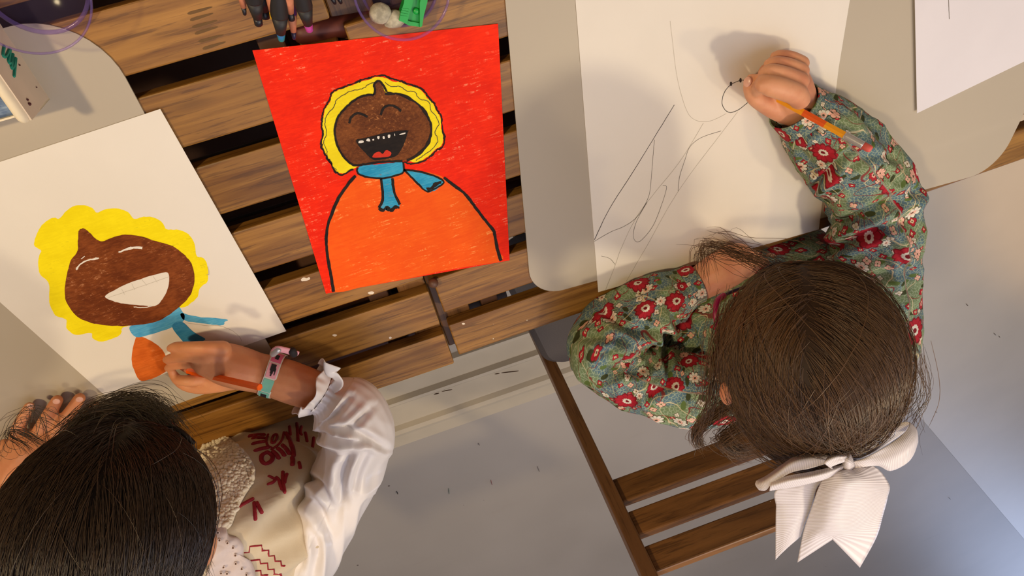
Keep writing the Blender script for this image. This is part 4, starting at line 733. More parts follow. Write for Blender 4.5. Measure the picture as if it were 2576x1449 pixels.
m = MB(); v, f = sphere_vf((0, 0, 0), (.0042, .0052, .0012), nu=14, nv=8); nc = P(1880, 206, .7635); up_ = unit(unit(CAM-nc)+np.array([-.6, .1, .1])); a1_ = unit(np.cross(up_, [0.3, 1, 0])); a2_ = np.cross(up_, a1_); m.add([nc+p[0]*a1_+p[1]*a2_+p[2]*up_ for p in v], f); m.obj('thumbnail', M['nail'], PR, True)
# clothes
F1 = [(.10, 5, 1.3, 2.5, .45, .5), (.07, 11, 2.4, -3, .5, .6)]
ring_loft('blouse', [((.385, -.80, .478), .140, .112), ((.387, -.77, .58), .140, .118), ((.405, -.710, .68), .160, .132), ((.402, -.685, .77), .160, .122), ((.388, -.675, .83), .132, .088), ((.380, -.655, .865), .098, .068), ((.372, -.632, .880), .058, .050), ((.368, -.626, .884), .052, .045)], M['floral'], PR, 140, 14, folds=[(.10, 3.5, 2.2, 1.5, .5, .5), (.05, 9, 4, -2, .6, .5)], seed=4)
slR = cloth_tube('sleeve', [(2009, 277, .747, 80), (2026, 291, .749, 87), (2064, 325, .752, 108), (2115, 385, .758, 120), (2165, 450, .762, 120), (2195, 530, .772, 118), (2205, 630, .785, 112), (2212, 740, .805, 108), (2205, 840, .825, 112), (2170, 930, .838, 105)], M['floral'], PR, 150, 26,
    folds=[(.17, 5, .9, 2.5, .55, .3), (.12, 4, 1.2, -2.0, .22, .25), (.04, 10, 2.0, 3, .5, .6), (.13, 10, .7, 0, .45, .14)], gather=(.035, 15, .10), seed=2.2, flat=.82, creases=[([(2032, 488), (2068, 452), (2145, 372)], .009, 9), ([(2085, 575), (2180, 535), (2300, 482)], .008, 12), ([(2062, 645), (2150, 603), (2292, 548)], .007, 12), ([(2095, 430), (2190, 395), (2262, 402)], .005, 12), ([(2100, 770), (2180, 705), (2290, 680)], .006, 13), ([(1975, 350), (2040, 330), (2090, 290)], .004, 9), ([(2120, 250), (2170, 290), (2200, 330)], .004, 10), ([(2230, 600), (2270, 660), (2285, 740)], .005, 11)])
def cuff(name, pts, mat, parent, w, lin=None):
    q = np.array([[*P(a[0], a[1], a[2]), pxr(P(a[0], a[1], a[2]), a[3])] for a in pts]); q = catmull(q, 6); v, f, uv = tube(q[:, :3], q[:, 3], 64, rb=q[:, 3]*.86, cap=False)
    o = mesh_obj(name, v, f, mat, None, True, uv); md = o.modifiers.new('s', 'SOLIDIFY'); md.thickness = .0016; child(o, parent)
    if lin: v2, f2, u2_ = tube(q[:, :3], q[:, 3]*.955, 48, rb=q[:, 3]*.82, cap=False); child(mesh_obj('cuff_lining', v2, f2, lin, None, True), parent)
    return o
cuff('cuff', [(1996, 266, .744, 80), (2009, 278, .746, 82), (2026, 292, .749, 87)], M['floral'], PR, .01, M['dark_lining'])
slL = cloth_tube('sleeve', [(1726, 724, .752, 57), (1700, 738, .752, 66), (1640, 768, .756, 84), (1570, 812, .760, 92), (1515, 862, .765, 92), (1530, 912, .772, 94), (1610, 950, .790, 104), (1690, 975, .812, 110), (1770, 985, .830, 112), (1840, 985, .838, 95)], M['floral'], PR, 150, 26,
    folds=[(.18, 5, .9, -2.5, .5, .3), (.12, 4, 1.2, 2.0, .22, .25), (.04, 10, 2.0, -3, .5, .6), (.14, 9, .7, 0, .42, .14)], gather=(.03, 13, .08), seed=7.7, flat=.82, creases=[([(1516, 782), (1557, 816), (1610, 836), (1668, 832)], .010, 9), ([(1500, 892), (1541, 877), (1576, 842)], .008, 9), ([(1688, 775), (1698, 815), (1716, 806)], .008, 8), ([(1676, 828), (1673, 881), (1684, 950)], .009, 9), ([(1582, 748), (1615, 734), (1640, 722)], .005, 8), ([(1450, 850), (1510, 850), (1580, 856)], .006, 9), ([(1560, 940), (1620, 930), (1660, 900)], .006, 10), ([(1600, 1000), (1650, 985), (1700, 960)], .006, 11)])
cuff('cuff', [(1752, 712, .752, 55), (1738, 718, .752, 56), (1722, 726, .752, 58)], M['floral'], PR, .01)
m = MB();
for k in range(40):
    a = 2*PI*k/40
v, f, uv = tube(catmull(np.array([(.375, -.640, .876), (.366, -.622, .890), (.360, -.612, .898)]), 4), .054, 48, rb=.046, cap=False); child(mesh_obj('collar', v, f, M['floral'], None, True, uv), PR)
# hair
m = MB(); v, f = sphere_vf((0, 0, 0), HR.r*1.0, nu=48, nv=28); m.add([HR.w(p) for p in v if True], f); cap = m.obj('hair_underlayer', M['scalp_right'], None, True)
# keep only scalp area
bm = bmesh.new(); bm.from_mesh(cap.data)
kill = [q for q in bm.verts if (lambda l: l[2] < -.035 or (l[1] > .06 and l[2] < -.025))(HR.ax @ (np.array(q.co)-HR.c))]; bmesh.ops.delete(bm, geom=kill, context='VERTS'); bm.to_mesh(cap.data); bm.free(); child(cap, PR)
bow_c = D(2122, 1172, .598); Tl = HR.ax @ (bow_c-HR.c); Tl = unit(Tl/HR.r)
hp = hair_paths(HR, 13000, Tl, 14, True, .07, -.02, seed=5, px0=-.20)
fly = hair_paths(HR, 420, Tl, 14, True, .5, -.12, lift=5, seed=9)
lock = free_strands([(1985, 700, .64), (1900, 655, .68), (1830, 625, .70), (1772, 618, .715), (1766, 650, .72), (1772, 700, .725)], 45, .007, seed=11, fan=.9)
lock2 = free_strands([(1990, 690, .65), (1930, 650, .67), (1860, 640, .69), (1800, 625, .71), (1775, 632, .72)], 40, .010, seed=12, fan=1.2)
curl = free_strands([(1850, 1010, .66), (1800, 1040, .68), (1760, 1075, .70), (1752, 1105, .71), (1765, 1120, .71)], 160, .005, seed=13, fan=.8)
curl2 = free_strands([(1880, 1060, .65), (1840, 1085, .67), (1815, 1105, .69), (1850, 1135, .70), (1890, 1130, .70)], 160, .006, seed=14, fan=.9)
back = free_strands([(1900, 1020, .62), (1950, 1110, .625), (2040, 1160, .62), (2120, 1185, .61)], 900, .011, seed=15, fan=.5)
side = free_strands([(2290, 880, .63), (2310, 960, .64), (2300, 1010, .65), (2262, 1050, .65), (2250, 1080, .64)], 50, .010, seed=16, fan=1.3)
lefts = free_strands([(1850, 760, .64), (1815, 850, .655), (1800, 940, .66), (1790, 1010, .67), (1770, 1060, .69)], 120, .008, seed=17, fan=1.0)
allp = [hp, fly]; K = 14
def res(a, k): 
    i = np.linspace(0, a.shape[1]-1, k); ii = i.astype(int); fr = (i-ii)[None, :, None]; return a[:, ii]*(1-fr)+a[:, np.minimum(ii+1, a.shape[1]-1)]*fr
allp += [res(x, K) for x in (lock, lock2, curl, curl2, back, side, lefts)]
allp = np.concatenate(allp); rads = rng.uniform(.00014, .00030, len(allp)); o = strands_mesh('hair', allp, rads, M['hair_right'], PR); o['kind'] = 'stuff'
# glasses (magenta temple)
q = [D(1803, 812, .665), D(1801, 775, .665), D(1806, 755, .667), D(1822, 743, .672)]; g = MB(); g.add(*tube(catmull(np.array(q), 6), .0022, 10, rb=.0032)); 
GL = empty('eyeglasses', q[0]); tag(GL, 'magenta framed eyeglasses worn by the child in the floral blouse', 'glasses'); g.obj('temple', M['magenta'], GL, True)
g = MB(); q2 = np.array([D(1803, 812, .665), D(1806, 870, .662), D(1818, 940, .655)]); g.add(*tube(catmull(q2, 6), .0020, 10)); g.obj('temple_tip', M['magenta'], GL, True)
g = MB(); q3 = np.array([D(1822, 743, .672), D(1845, 732, .680), D(1875, 722, .685), D(1905, 716, .690), D(1935, 712, .694)]); g.add(*tube(catmull(q3, 5), .0018, 10)); g.obj('frame_front', M['lead_violet'], GL, True)

# bow: folded ribbon loops, knot and tails
BW = mesh_obj('hair_bow', [], [], None); bpy.data.objects.remove(BW)
def patch(name, rows, parent, thick=.0006, sub=8, uvw=.045, wrinkle=.0012, seed=0):
    """rows: list of (list of (px,py,dist)) same count; smooth surface through them"""
    R0 = np.array([[D(*p) for p in row] for row in rows]); A_ = np.array([catmull(r_, sub) for r_ in R0]); Bq = np.array([catmull(A_[:, j], sub) for j in range(A_.shape[1])]).transpose(1, 0, 2)
    n, k = Bq.shape[:2]; uv = []; v = []
    L = np.concatenate([[0], np.cumsum(np.linalg.norm(np.diff(Bq[:, k//2], axis=0), axis=1))])
    for i in range(n):
        for j in range(k):
            p = Bq[i, j]; p = p+unit(CAM-p)*wrinkle*noise.noise(Vector((i*.10+seed, j*.22, seed))); v.append(p); uv.append((j/(k-1)*uvw, L[i]))
    f = [(i*k+j, i*k+j+1, (i+1)*k+j+1, (i+1)*k+j) for i in range(n-1) for j in range(k-1)]
    o = mesh_obj(name, v, f, M['ribbon'], None, True, uv); md = o.modifiers.new('s', 'SOLIDIFY'); md.thickness = thick; return o
BE = MB(); kn = D(2126, 1160, .578); Z6 = lambda pts, d0: [(1880+x*.2761, 1040+y*.2761, d-.022) for (x, y), d in zip(pts, d0 if hasattr(d0, '__len__') else [d0]*len(pts))]
knot = patch('hair_bow', [Z6([(905, 372), (925, 366), (945, 400), (965, 440)], [.585, .578, .578, .584]), Z6([(880, 420), (905, 430), (935, 450), (972, 480)], [.580, .570, .570, .580]), Z6([(862, 500), (890, 510), (930, 515), (968, 505)], [.585, .578, .578, .585])], None, .001, 6)
child(knot, PR); 
def sub_(o): o.parent = knot; o.matrix_parent_inverse = Matrix.Identity(4); return o
# right loop: far layer (inside seen) and near layer
sub_(patch('bow_loop', [Z6([(935, 375), (945, 400), (955, 430)], [.590, .588, .586]), Z6([(1040, 270), (1075, 320), (1120, 370)], [.590, .588, .586]), Z6([(1190, 165), (1250, 210), (1310, 260)], [.590, .588, .590]), Z6([(1360, 92), (1400, 120), (1440, 165)], [.586, .584, .588]), Z6([(1460, 76), (1480, 95), (1482, 110)], [.580, .580, .582])], None, seed=1))
sub_(patch('bow_loop', [Z6([(950, 440), (965, 470), (965, 505)], [.580, .579, .580]), Z6([(1080, 400), (1110, 440), (1180, 478)], [.574, .573, .576]), Z6([(1230, 320), (1280, 410), (1300, 525)], [.570, .568, .574]), Z6([(1380, 220), (1440, 320), (1440, 465)], [.570, .566, .572]), Z6([(1470, 130), (1530, 230), (1515, 380)], [.574, .570, .576]), Z6([(1480, 78), (1545, 150), (1558, 260)], [.580, .578, .582])], None, seed=2))
# left loop
sub_(patch('bow_loop', [Z6([(925, 362), (905, 410), (890, 440)], [.588, .585, .583]), Z6([(760, 362), (755, 400), (750, 450)], [.588, .580, .580]), Z6([(600, 368), (570, 420), (560, 500)], [.588, .576, .578]), Z6([(440, 395), (410, 450), (390, 540)], [.590, .574, .576]), Z6([(320, 470), (270, 540), (230, 640)], [.592, .576, .576]), Z6([(170, 575), (140, 630), (170, 698)], [.592, .582, .580]), Z6([(85, 612), (76, 650), (110, 695)], [.590, .588, .586])], None, seed=3))
sub_(patch('bow_loop', [Z6([(880, 470), (870, 490), (860, 512)], [.578, .576, .577]), Z6([(740, 500), (740, 540), (720, 590)], [.573, .568, .572]), Z6([(560, 540), (540, 590), (510, 648)], [.572, .566, .572]), Z6([(380, 570), (360, 620), (330, 680)], [.574, .568, .574]), Z6([(230, 620), (210, 660), (200, 702)], [.577, .574, .578])], None, seed=4))
# small centre loop
sub_(patch('bow_loop', [Z6([(900, 372), (905, 400), (908, 430)], [.574, .571, .573]), Z6([(800, 378), (800, 405), (820, 460)], [.572, .566, .568]), Z6([(718, 425), (712, 450), (760, 490)], [.572, .566, .568]), Z6([(760, 498), (770, 495), (790, 505)], [.574, .571, .572])], None, seed=5))
# tails
sub_(patch('bow_tail', [Z6([(640, 600), (700, 590), (760, 560)], [.590, .588, .588]), Z6([(275, 690), (480, 680), (640, 660)], [.594, .590, .592]), Z6([(262, 850), (430, 850), (585, 850)], [.600, .594, .598]), Z6([(258, 1050), (390, 1040), (520, 1010)], [.606, .600, .604]), Z6([(256, 1330), (370, 1215), (480, 1120)], [.612, .606, .608])], None, seed=6))
t1 = sub_(patch('bow_tail', [Z6([(930, 510), (945, 512), (955, 512), (962, 510)], [.582, .578, .578, .580]), Z6([(730, 560), (840, 545), (990, 560), (1150, 480)], [.582, .572, .572, .582]), Z6([(650, 680), (840, 650), (1050, 640), (1285, 640)], [.585, .568, .572, .588]), Z6([(590, 850), (800, 830), (1020, 820), (1275, 760)], [.592, .576, .580, .592]), Z6([(530, 1020), (740, 1010), (960, 1000), (1230, 930)], [.600, .584, .588, .600]), Z6([(490, 1180), (690, 1100), (880, 1100), (1170, 1130)], [.606, .592, .594, .606]), Z6([(455, 1355), (773, 1145), (780, 1150), (1022, 1402)], [.612, .598, .598, .614])], None, seed=7, wrinkle=.002))

# yellow pencil in the fist
tip = P(1874, 203, ZP+.0012); far = P(2192, 377, .846); d = unit(far-tip); Lp = np.linalg.norm(far-tip); rp = .0039
e = pencil_obj('graphite_pencil', 'yellow hexagonal pencil with pink eraser held by the right child', tip, d, Lp, rp, True, [('lead', 'lead_black', [(0, .0003), (.004, .0010)], 10), ('wood_cone', 'pencil_wood', [(.004, .0010), (.020, rp*.98)], 12), ('barrel', 'pencil_yellow', [(.020, rp), (Lp-.030, rp), (Lp-.0295, rp*.96)], 6), ('worn_print', 'pencil_patch', [(Lp-.078, rp*1.02), (Lp-.052, rp*1.02)], 6), ('ferrule', 'ferrule', [(Lp-.030, rp*1.0), (Lp-.028, rp*1.08), (Lp-.024, rp*1.0), (Lp-.022, rp*1.08), (Lp-.018, rp*1.0), (Lp-.016, rp*1.06), (Lp-.011, rp*1.0), (Lp-.009, rp*1.04)], 18), ('eraser', 'eraser', [(Lp-.009, rp*.98), (Lp-.002, rp*.98), (Lp, rp*.7)], 16)])

# ---------------- child at the left: white satin sleeves, cream vest
PL = empty('person', (-.45, -.80, 0)); tag(PL, 'child with dark hair, white satin sleeves and cream vest, colouring with an orange pencil', 'person')
HL = Head(264, 1352, .505, (.0740, .0885, .086), roll=.22)
b = MB()
v, f = ring_loft('x', [((-.37, -.80, .47), .105, .085), ((-.37, -.76, .60), .10, .08), ((-.365, -.70, .72), .10, .08), ((-.36, -.65, .80), .105, .07), ((-.365, -.60, .85), .08, .055), ((-.375, -.545, .875), .045, .042)], None, None, 40); b.add(v, f)
nk = np.array([(-.37, -.58, .86), (-.36, -.51, .90), HL.w((0, -.03, -.05))]); b.add(*tube(catmull(nk, 4), .037, 18)[:2]); build_head_geo(HL, b)
for sx in (-1, 1):
    q = [(-.37+sx*.06, -.81, .525), (-.37+sx*.075, -.62, .535), (-.37+sx*.08, -.50, .52), (-.37+sx*.08, -.47, .40), (-.37+sx*.08, -.50, .12), (-.37+sx*.08, -.49, .05)]; b.add(*tube(catmull(q, 4), np.interp(np.linspace(0, 1, 21), [0, .3, .5, .75, 1], [.062, .052, .044, .036, .026]), 18)[:2])
T_([(765, 1400, .850, 42), (835, 1240, .822, 38), (885, 1135, .804, 36), (862, 1045, .786, 38), (815, 995, .779, 48), (740, 965, .768, 53), (690, 948, .760, 52), (650, 938, .755, 50)])
T_([(655, 940, .755, 49), (610, 928, .754, 54), (565, 915, .753, 54), (530, 905, .752, 46)])
T_([(560, 878, .760, 22), (521, 874, .764, 17), (480, 873, .760, 15), (445, 872, .751, 13), (430, 876, .748, 11)], 12, 4)
T_([(560, 895, .760, 22), (515, 896, .763, 17), (470, 897, .758, 15), (435, 900, .748, 13), (420, 905, .744, 11)], 12, 4)
T_([(560, 915, .758, 22), (515, 914, .756, 15), (470, 915, .750, 13), (435, 920, .744, 12), (423, 926, .741, 10)], 12, 4)
T_([(560, 935, .750, 22), (520, 950, .746, 17), (478, 958, .750, 15), (445, 955, .744, 13)], 12, 4)
T_([(600, 955, .748, 24), (550, 968, .750, 20), (500, 975, .744, 17), (462, 968, .740, 14), (440, 948, .740, 12), (432, 935, .741, 10)], 12, 4)   # thumb
# resting left hand
T_([(60, 1290, .80, 60), (40, 1230, .770, 56), (50, 1180, .757, 56), (85, 1140, .750, 62), (120, 1118, .746, 52)])
for q in ([(45, 1140, .745, 20), (42, 1095, .742, 17), (55, 1058, .736, 15), (74, 1024, .7325, 13)], [(85, 1130, .747, 20), (100, 1085, .745, 17.5), (122, 1045, .738, 16), (144, 1007, .7335, 14)],
          [(125, 1130, .747, 20), (145, 1080, .745, 17.5), (174, 1040, .738, 15.5), (200, 1002, .7335, 14)], [(165, 1140, .745, 19), (190, 1090, .743, 16), (218, 1050, .737, 14), (242, 1022, .7325, 12)], [(45, 1190, .748, 24), (15, 1150, .744, 20), (12, 1120, .738, 17)]): T_(q, 12, 4)
er = D(476, 1392, .520); v, f = sphere_vf(er, (.0062, .0125, .009), [unit(RM[:, 0]+RM[:, 1]*.1), unit(RM[:, 1]-RM[:, 0]*.25), RM[:, 2]], 14, 9); b.add(v, f)
bodyL = remesh(b, 'body', M['skin_left'], .0019, 3, PL); face_parts(HL, PL)
for (x, y, z, rr_, dx, dy) in ((76, 1021, .7415, 7.5, 12, -20), (142, 1010, .744, 8.5, 14, -22), (200, 1005, .744, 8.5, 16, -22), (243, 1024, .741, 7, 14, -16)):
    nc = P(x, y, z); r_ = pxr(nc, rr_); ln = unit(P(x+dx, y+dy, z)-nc); up_ = unit(np.array([0, 0, 1.0])-ln[2]*ln); sd_ = np.cross(ln, up_); v, f = sphere_vf((0, 0, 0), (r_, r_*1.15, .0012), nu=14, nv=8); m = MB(); m.add([nc+p[0]*sd_+p[1]*ln+p[2]*up_ for p in v], f); m.obj('fingernail', M['nail'], PL, True)
# vest and satin sleeve
vest = ring_loft('vest', [((-.37, -.80, .478), .138, .112), ((-.365, -.75, .60), .138, .118), ((-.335, -.700, .70), .130, .106), ((-.332, -.672, .775), .128, .098), ((-.350, -.615, .835), .118, .090), ((-.365, -.575, .868), .075, .062), ((-.370, -.56, .876), .060, .052)], M['vest'], PL, 110, 12, folds=[(.10, 2.5, 1.6, 1, .6, .5), (.05, 7, 2.4, 2, .6, .4)], seed=9)
satin = cloth_tube('sleeve', [(802, 986, .781, 62), (822, 998, .783, 60), (842, 1012, .786, 84), (878, 1040, .795, 104), (902, 1095, .805, 100), (885, 1160, .815, 96), (850, 1235, .828, 98), (810, 1320, .842, 92), (775, 1400, .855, 88), (735, 1475, .862, 84)], M['satin'], PL, 150, 28,
    folds=[(.15, 3.5, .9, 2.5, .5, .25), (.13, 6, .7, -.6, .36, .14), (.14, 1.6, 1.5, 2.2, .75, .3)], gather=(.035, 20, .10), seed=5.5, flat=.85, creases=[([(764, 1252), (803, 1285), (826, 1345)], .008, 12), ([(729, 1216), (772, 1203), (806, 1220), (833, 1262)], .006, 9), ([(799, 1090), (851, 1104), (920, 1112)], .010, 8), ([(812, 1076), (890, 1086), (968, 1128)], .009, 9), ([(880, 1000), (836, 1050), (806, 1070)], .006, 8), ([(935, 1025), (900, 1060), (860, 1085)], .006, 9), ([(880, 1140), (860, 1200), (865, 1270)], .006, 12), ([(930, 1130), (900, 1190), (890, 1240)], .005, 10), ([(740, 1300), (755, 1360), (760, 1420)], .006, 11), ([(790, 1340), (800, 1390), (790, 1440)], .005, 10)])
# frilled cuff
c0 = P(806, 987, .781); ax_ = unit(P(760, 972, .782)-P(830, 1000, .787)); A_ = unit(np.cross(ax_, RM[:, 2])); B2 = np.cross(ax_, A_); v = []; uv = []; ns = 220; nr = 12; r0 = pxr(c0, 60)
for i in range(nr):
    s_ = i/(nr-1)
    for j in range(ns):
        a = 2*PI*j/ns; rf = 1.02+.22*s_+s_**1.3*(.13*math.sin(9*a+1.2*math.sin(3*a))+.035*math.sin(19*a+2)); ln = s_*.013*(1+.25*math.sin(5*a)); p = c0+ax_*ln+(A_*math.cos(a)*r0+B2*math.sin(a)*r0*.92)*rf; v.append(p); uv.append((a*.03, s_*.015))
f = [(i*ns+j, i*ns+(j+1) % ns, (i+1)*ns+(j+1) % ns, (i+1)*ns+j) for i in range(nr-1) for j in range(ns)]; fr_ = mesh_obj('cuff_frill', v, f, M['satin'], None, True, uv); md = fr_.modifiers.new('s', 'SOLIDIFY'); md.thickness = .0007; child(fr_, PL)
# upper curl of the frill seen above the wrist
tw = [P(836, 918, .80), P(832, 935, .80), P(846, 948, .80), P(850, 965, .797), P(828, 985, .795), P(800, 1000, .793)]
q = catmull(np.array(tw), 8); up_ = RM[:, 2]; v = []; k = 7
for i, p in enumerate(q):
    s_ = i/(len(q)-1); wd_ = .009*(1-.5*s_); tg = unit(q[min(i+1, len(q)-1)]-q[max(i-1, 0)]); sdv = unit(np.cross(tg, up_))
    for j in range(k): a = (j/(k-1)-.5)*2; v.append(p+sdv*wd_*a*math.cos(.9*math.sin(5*s_))+up_*wd_*(.5*math.sin(6*s_+a)))
f = [(i*k+j, i*k+j+1, (i+1)*k+j+1, (i+1)*k+j) for i in range(len(q)-1) for j in range(k-1)]; o = mesh_obj('cuff_frill', v, f, M['satin'], None, True, [(0, 0)]*len(v)); md = o.modifiers.new('s', 'SOLIDIFY'); md.thickness = .0008; child(o, PL)
# vest surface ray casting for trims
dg = bpy.context.evaluated_depsgraph_get(); bpy.context.view_layer.update()
def bvh_of(objs):
    vv = []; ff = []
    for o in objs:
        n0 = len(vv); mw = o.matrix_world; vv += [mw @ q.co for q in o.data.vertices]; ff += [tuple(i+n0 for i in p.vertices) for p in o.data.polygons]
    return BVHTree.FromPolygons(vv, ff)
bv_vest = bvh_of([vest])
def on(bv_, px, py, lift=.0006, default_z=.82):
    d = unit(ray(px, py)); loc, nrm, i, dist = bv_.ray_cast(Vector(CAM), Vector(d))
    if loc is None: return P(px, py, default_z)
    return np.array(loc)-d*lift
def emb(pts, w, n=3):
    q = catmull([(480+x*.2822, 1040+y*.2822) for x, y in pts], n); m_ = MB(); c_ = np.array([on(bv_vest, *p, lift=-.0008) for p in q]); m_.add(*tube(c_, w*.82, 6, cap=True)); o = m_.obj('embroidery', M['embroidery'], None, True); o.parent = vest; o.matrix_parent_inverse = vest.matrix_parent_inverse.copy() if False else Matrix.Identity(4)
    return o
def emb_line(pts, w): return emb(pts, w, 1)
EMB = []
emb_line([(480, 1238), (518, 1238), (524, 1185), (628, 1175), (636, 1222), (690, 1218), (692, 1272), (742, 1268), (750, 1318), (800, 1318), (806, 1358), (834, 1358)], .0016)
emb_line([(516, 1312), (612, 1302), (620, 1338), (682, 1334), (688, 1390), (740, 1388), (742, 1430), (800, 1428), (806, 1450)], .0016)
emb_line([(580, 1402), (622, 1400), (626, 1440), (680, 1440)], .0016)
emb([(725, 230), (740, 195), (765, 190), (768, 225), (745, 262), (722, 268), (725, 230)], .0024); emb([(690, 190), (672, 240), (685, 290), (715, 305)], .0022); emb([(830, 170), (812, 240), (770, 290), (720, 322)], .0022)
for a_, b2 in (((560, 225), (650, 225)), ((560, 275), (650, 260)), ((580, 335), (680, 310)), ((530, 205), (650, 195)), ((735, 345), (780, 400)), ((780, 320), (830, 375)), ((820, 290), (875, 360)), ((850, 180), (900, 300)), ((900, 290), (915, 380)), ((905, 400), (905, 460))): emb([a_, ((a_[0]+b2[0])/2+3, (a_[1]+b2[1])/2-4), b2], .0038)
emb([(680, 350), (635, 375), (632, 425), (665, 455), (715, 430), (728, 385), (680, 350)], .0036)
for q in ([(700, 565), (730, 580), (755, 592)], [(695, 632), (725, 620), (750, 600)], [(765, 575), (785, 600), (800, 650), (815, 680)], [(820, 525), (818, 580), (825, 640), (835, 700)], [(855, 545), (840, 590), (835, 620)], [(400, 860), (450, 820), (550, 765)], [(565, 800), (570, 870), (575, 940)], [(590, 800), (615, 850), (632, 880)],
          [(945, 90), (950, 150), (955, 250)], [(985, 120), (975, 170), (985, 190)], [(1020, 175), (1030, 220), (1035, 250)], [(1095, 220), (1085, 300)], [(880, 120), (885, 190)], [(965, 440), (975, 490)]): emb(q, .0028)
# sherpa flap
def surf_poly(name, pts_px, mat, parent, lift=.004, grid=26, bumpy=0.0, edge=.0, bv_=None, dz=.82, bs=300):
    poly = np.array(catmull(pts_px, 6, True)); x0, y0 = poly.min(0); x1, y1 = poly.max(0); cx_, cy_ = poly.mean(0); k = len(poly); v = []; nr_ = grid; uv = []
    for i in range(nr_+1):
        s_ = i/nr_
        for j in range(k):
            x, y = cx_+(poly[j][0]-cx_)*s_, cy_+(poly[j][1]-cy_)*s_
            lf = lift*math.sqrt(max(0, 1-s_**4))+.0008; p = on(bv_ or bv_vest, x, y, lf, dz); 
            if bumpy: p = p+unit(CAM-p)*bumpy*(noise.noise(Vector(p)*bs)+.6*noise.noise(Vector(p)*bs*2.1))
            v.append(p); uv.append((x*.0004, y*.0004))
    f = [(i*k+j, i*k+(j+1) % k, (i+1)*k+(j+1) % k, (i+1)*k+j) for i in range(nr_) for j in range(k)]
    o = mesh_obj(name, v, f, mat, None, True, uv); child(o, parent); return o
sherpa = surf_poly('sherpa_flap', [(506, 1110), (530, 1092), (565, 1092), (595, 1115), (625, 1145), (642, 1180), (636, 1215), (612, 1255), (595, 1290), (580, 1325), (560, 1332), (530, 1310), (518, 1240), (506, 1180), (503, 1140)], M['sherpa'], PL, .008, 30, .0006, bs=210)
bv_sh = bvh_of([sherpa]); m = MB(); sp_poly = np.array(catmull([(510, 1112), (532, 1096), (564, 1096), (592, 1118), (620, 1147), (637, 1181), (631, 1213), (608, 1252), (591, 1288), (576, 1320), (560, 1327), (534, 1306), (522, 1240), (510, 1180), (508, 1140)], 4, True))
def inside(p, poly):
    c_ = False; j = len(poly)-1
    for i in range(len(poly)):
        if (poly[i][1] > p[1]) != (poly[j][1] > p[1]) and p[0] < (poly[j][0]-poly[i][0])*(p[1]-poly[i][1])/(poly[j][1]-poly[i][1])+poly[i][0]: c_ = not c_
        j = i
    return c_
cnt = 0
for gy in np.arange(1094, 1330, 6.4):
    for gx in np.arange(505, 642, 6.4):
        p = (gx+rng.normal(0, 1.6), gy+rng.normal(0, 1.6))
        if not inside(p, sp_poly): continue
        c_ = on(bv_sh, p[0], p[1], .0004, .83); r_ = rng.uniform(.0016, .0027); ax_s = np.linalg.qr(rng.normal(size=(3, 3)))[0]; v, f = sphere_vf(c_, (r_, r_*rng.uniform(.9, 1.8), r_), ax_s, 9, 6); m.add(v, f)
o = m.obj('fleece_curls', M['sherpa'], None, True); o.parent = sherpa; o.matrix_parent_inverse = sherpa.matrix_world.inverted() @ Matrix.Identity(4); o['kind'] = 'stuff'
lace = surf_poly('lace_collar', [(510, 1300), (528, 1292), (552, 1300), (568, 1322), (575, 1345), (598, 1352), (612, 1372), (614, 1400), (632, 1412), (642, 1440), (640, 1475), (560, 1490), (520, 1450), (530, 1400), (500, 1360)], M['lace'], PL, .006, 14, .0003)
bv_lace = bvh_of([lace])
for x, y in ((521, 1314), (538, 1321), (548, 1340), (552, 1359), (572, 1366), (592, 1397), (593, 1418), (608, 1431), (562, 1427), (530, 1392), (586, 1378), (571, 1443), (556, 1442), (620, 1446)):
    p = on(bv_lace, x, y, .0008, .86); m = MB(); q = [p+pxr(p, 3.6)*(RM[:, 0]*math.cos(a)+RM[:, 1]*math.sin(a)) for a in np.linspace(0, 2*PI, 11)]; m.add(*tube(np.array(q), .0005, 6)); v = [p+unit(CAM-p)*.0001]+q[:-1]; m2 = MB(); m2.add(v, [(0, i+1, (i+1) % 10+1) for i in range(10)]); o1 = m.obj('eyelet_rim', M['lace'], None, True); o1.parent = lace; o2 = m2.obj('eyelet', M['lace_hole'], None); o2.parent = lace
# hair left
m = MB(); v, f = sphere_vf((0, 0, 0), HL.r*1.0, nu=48, nv=28); m.add([HL.w(p) for p in v], f); cap = m.obj('hair_underlayer', M['scalp_left'], None, True)
bm = bmesh.new(); bm.from_mesh(cap.data); kill = [q for q in bm.verts if (lambda l: l[2] < -.04 or (l[1] > .06 and l[2] < -.025))(HL.ax @ (np.array(q.co)-HL.c))]; bmesh.ops.delete(bm, geom=kill, context='VERTS'); bm.to_mesh(cap.data); bm.free(); child(cap, PL)
hp = hair_paths(HL, 14000, (.15, -.95, .22), 14, False, .10, -.02, seed=25, zmin=-.4)
fly = hair_paths(HL, 130, (.1, -1, -.3), 14, False, .6, -.10, lift=6, seed=29)
c1_ = free_strands([(110, 1120, .60), (60, 1090, .62), (28, 1085, .63), (22, 1100, .63), (60, 1120, .62), (75, 1140, .61)], 20, .0022, seed=31, fan=1.5)
c2_ = free_strands([(160, 1080, .60), (90, 1040, .63), (30, 1050, .65), (5, 1090, .66), (4, 1120, .66), (20, 1130, .66), (30, 1100, .66)], 12, .007, seed=32, fan=1.6)
c3_ = free_strands([(180, 1100, .57), (240, 1040, .60), (330, 1010, .60), (390, 1030, .585), (430, 1090, .56)], 260, .006, seed=33, fan=1.5)
c6_ = free_strands([(190, 1120, .545), (230, 1070, .565), (300, 1045, .57), (370, 1055, .56), (420, 1110, .545)], 520, .0075, seed=36, fan=1.1)
c4_ = free_strands([(430, 1120, .53), (465, 1200, .54), (480, 1290, .55), (470, 1370, .575), (485, 1440, .58)], 260, .007, seed=34, fan=1.0)
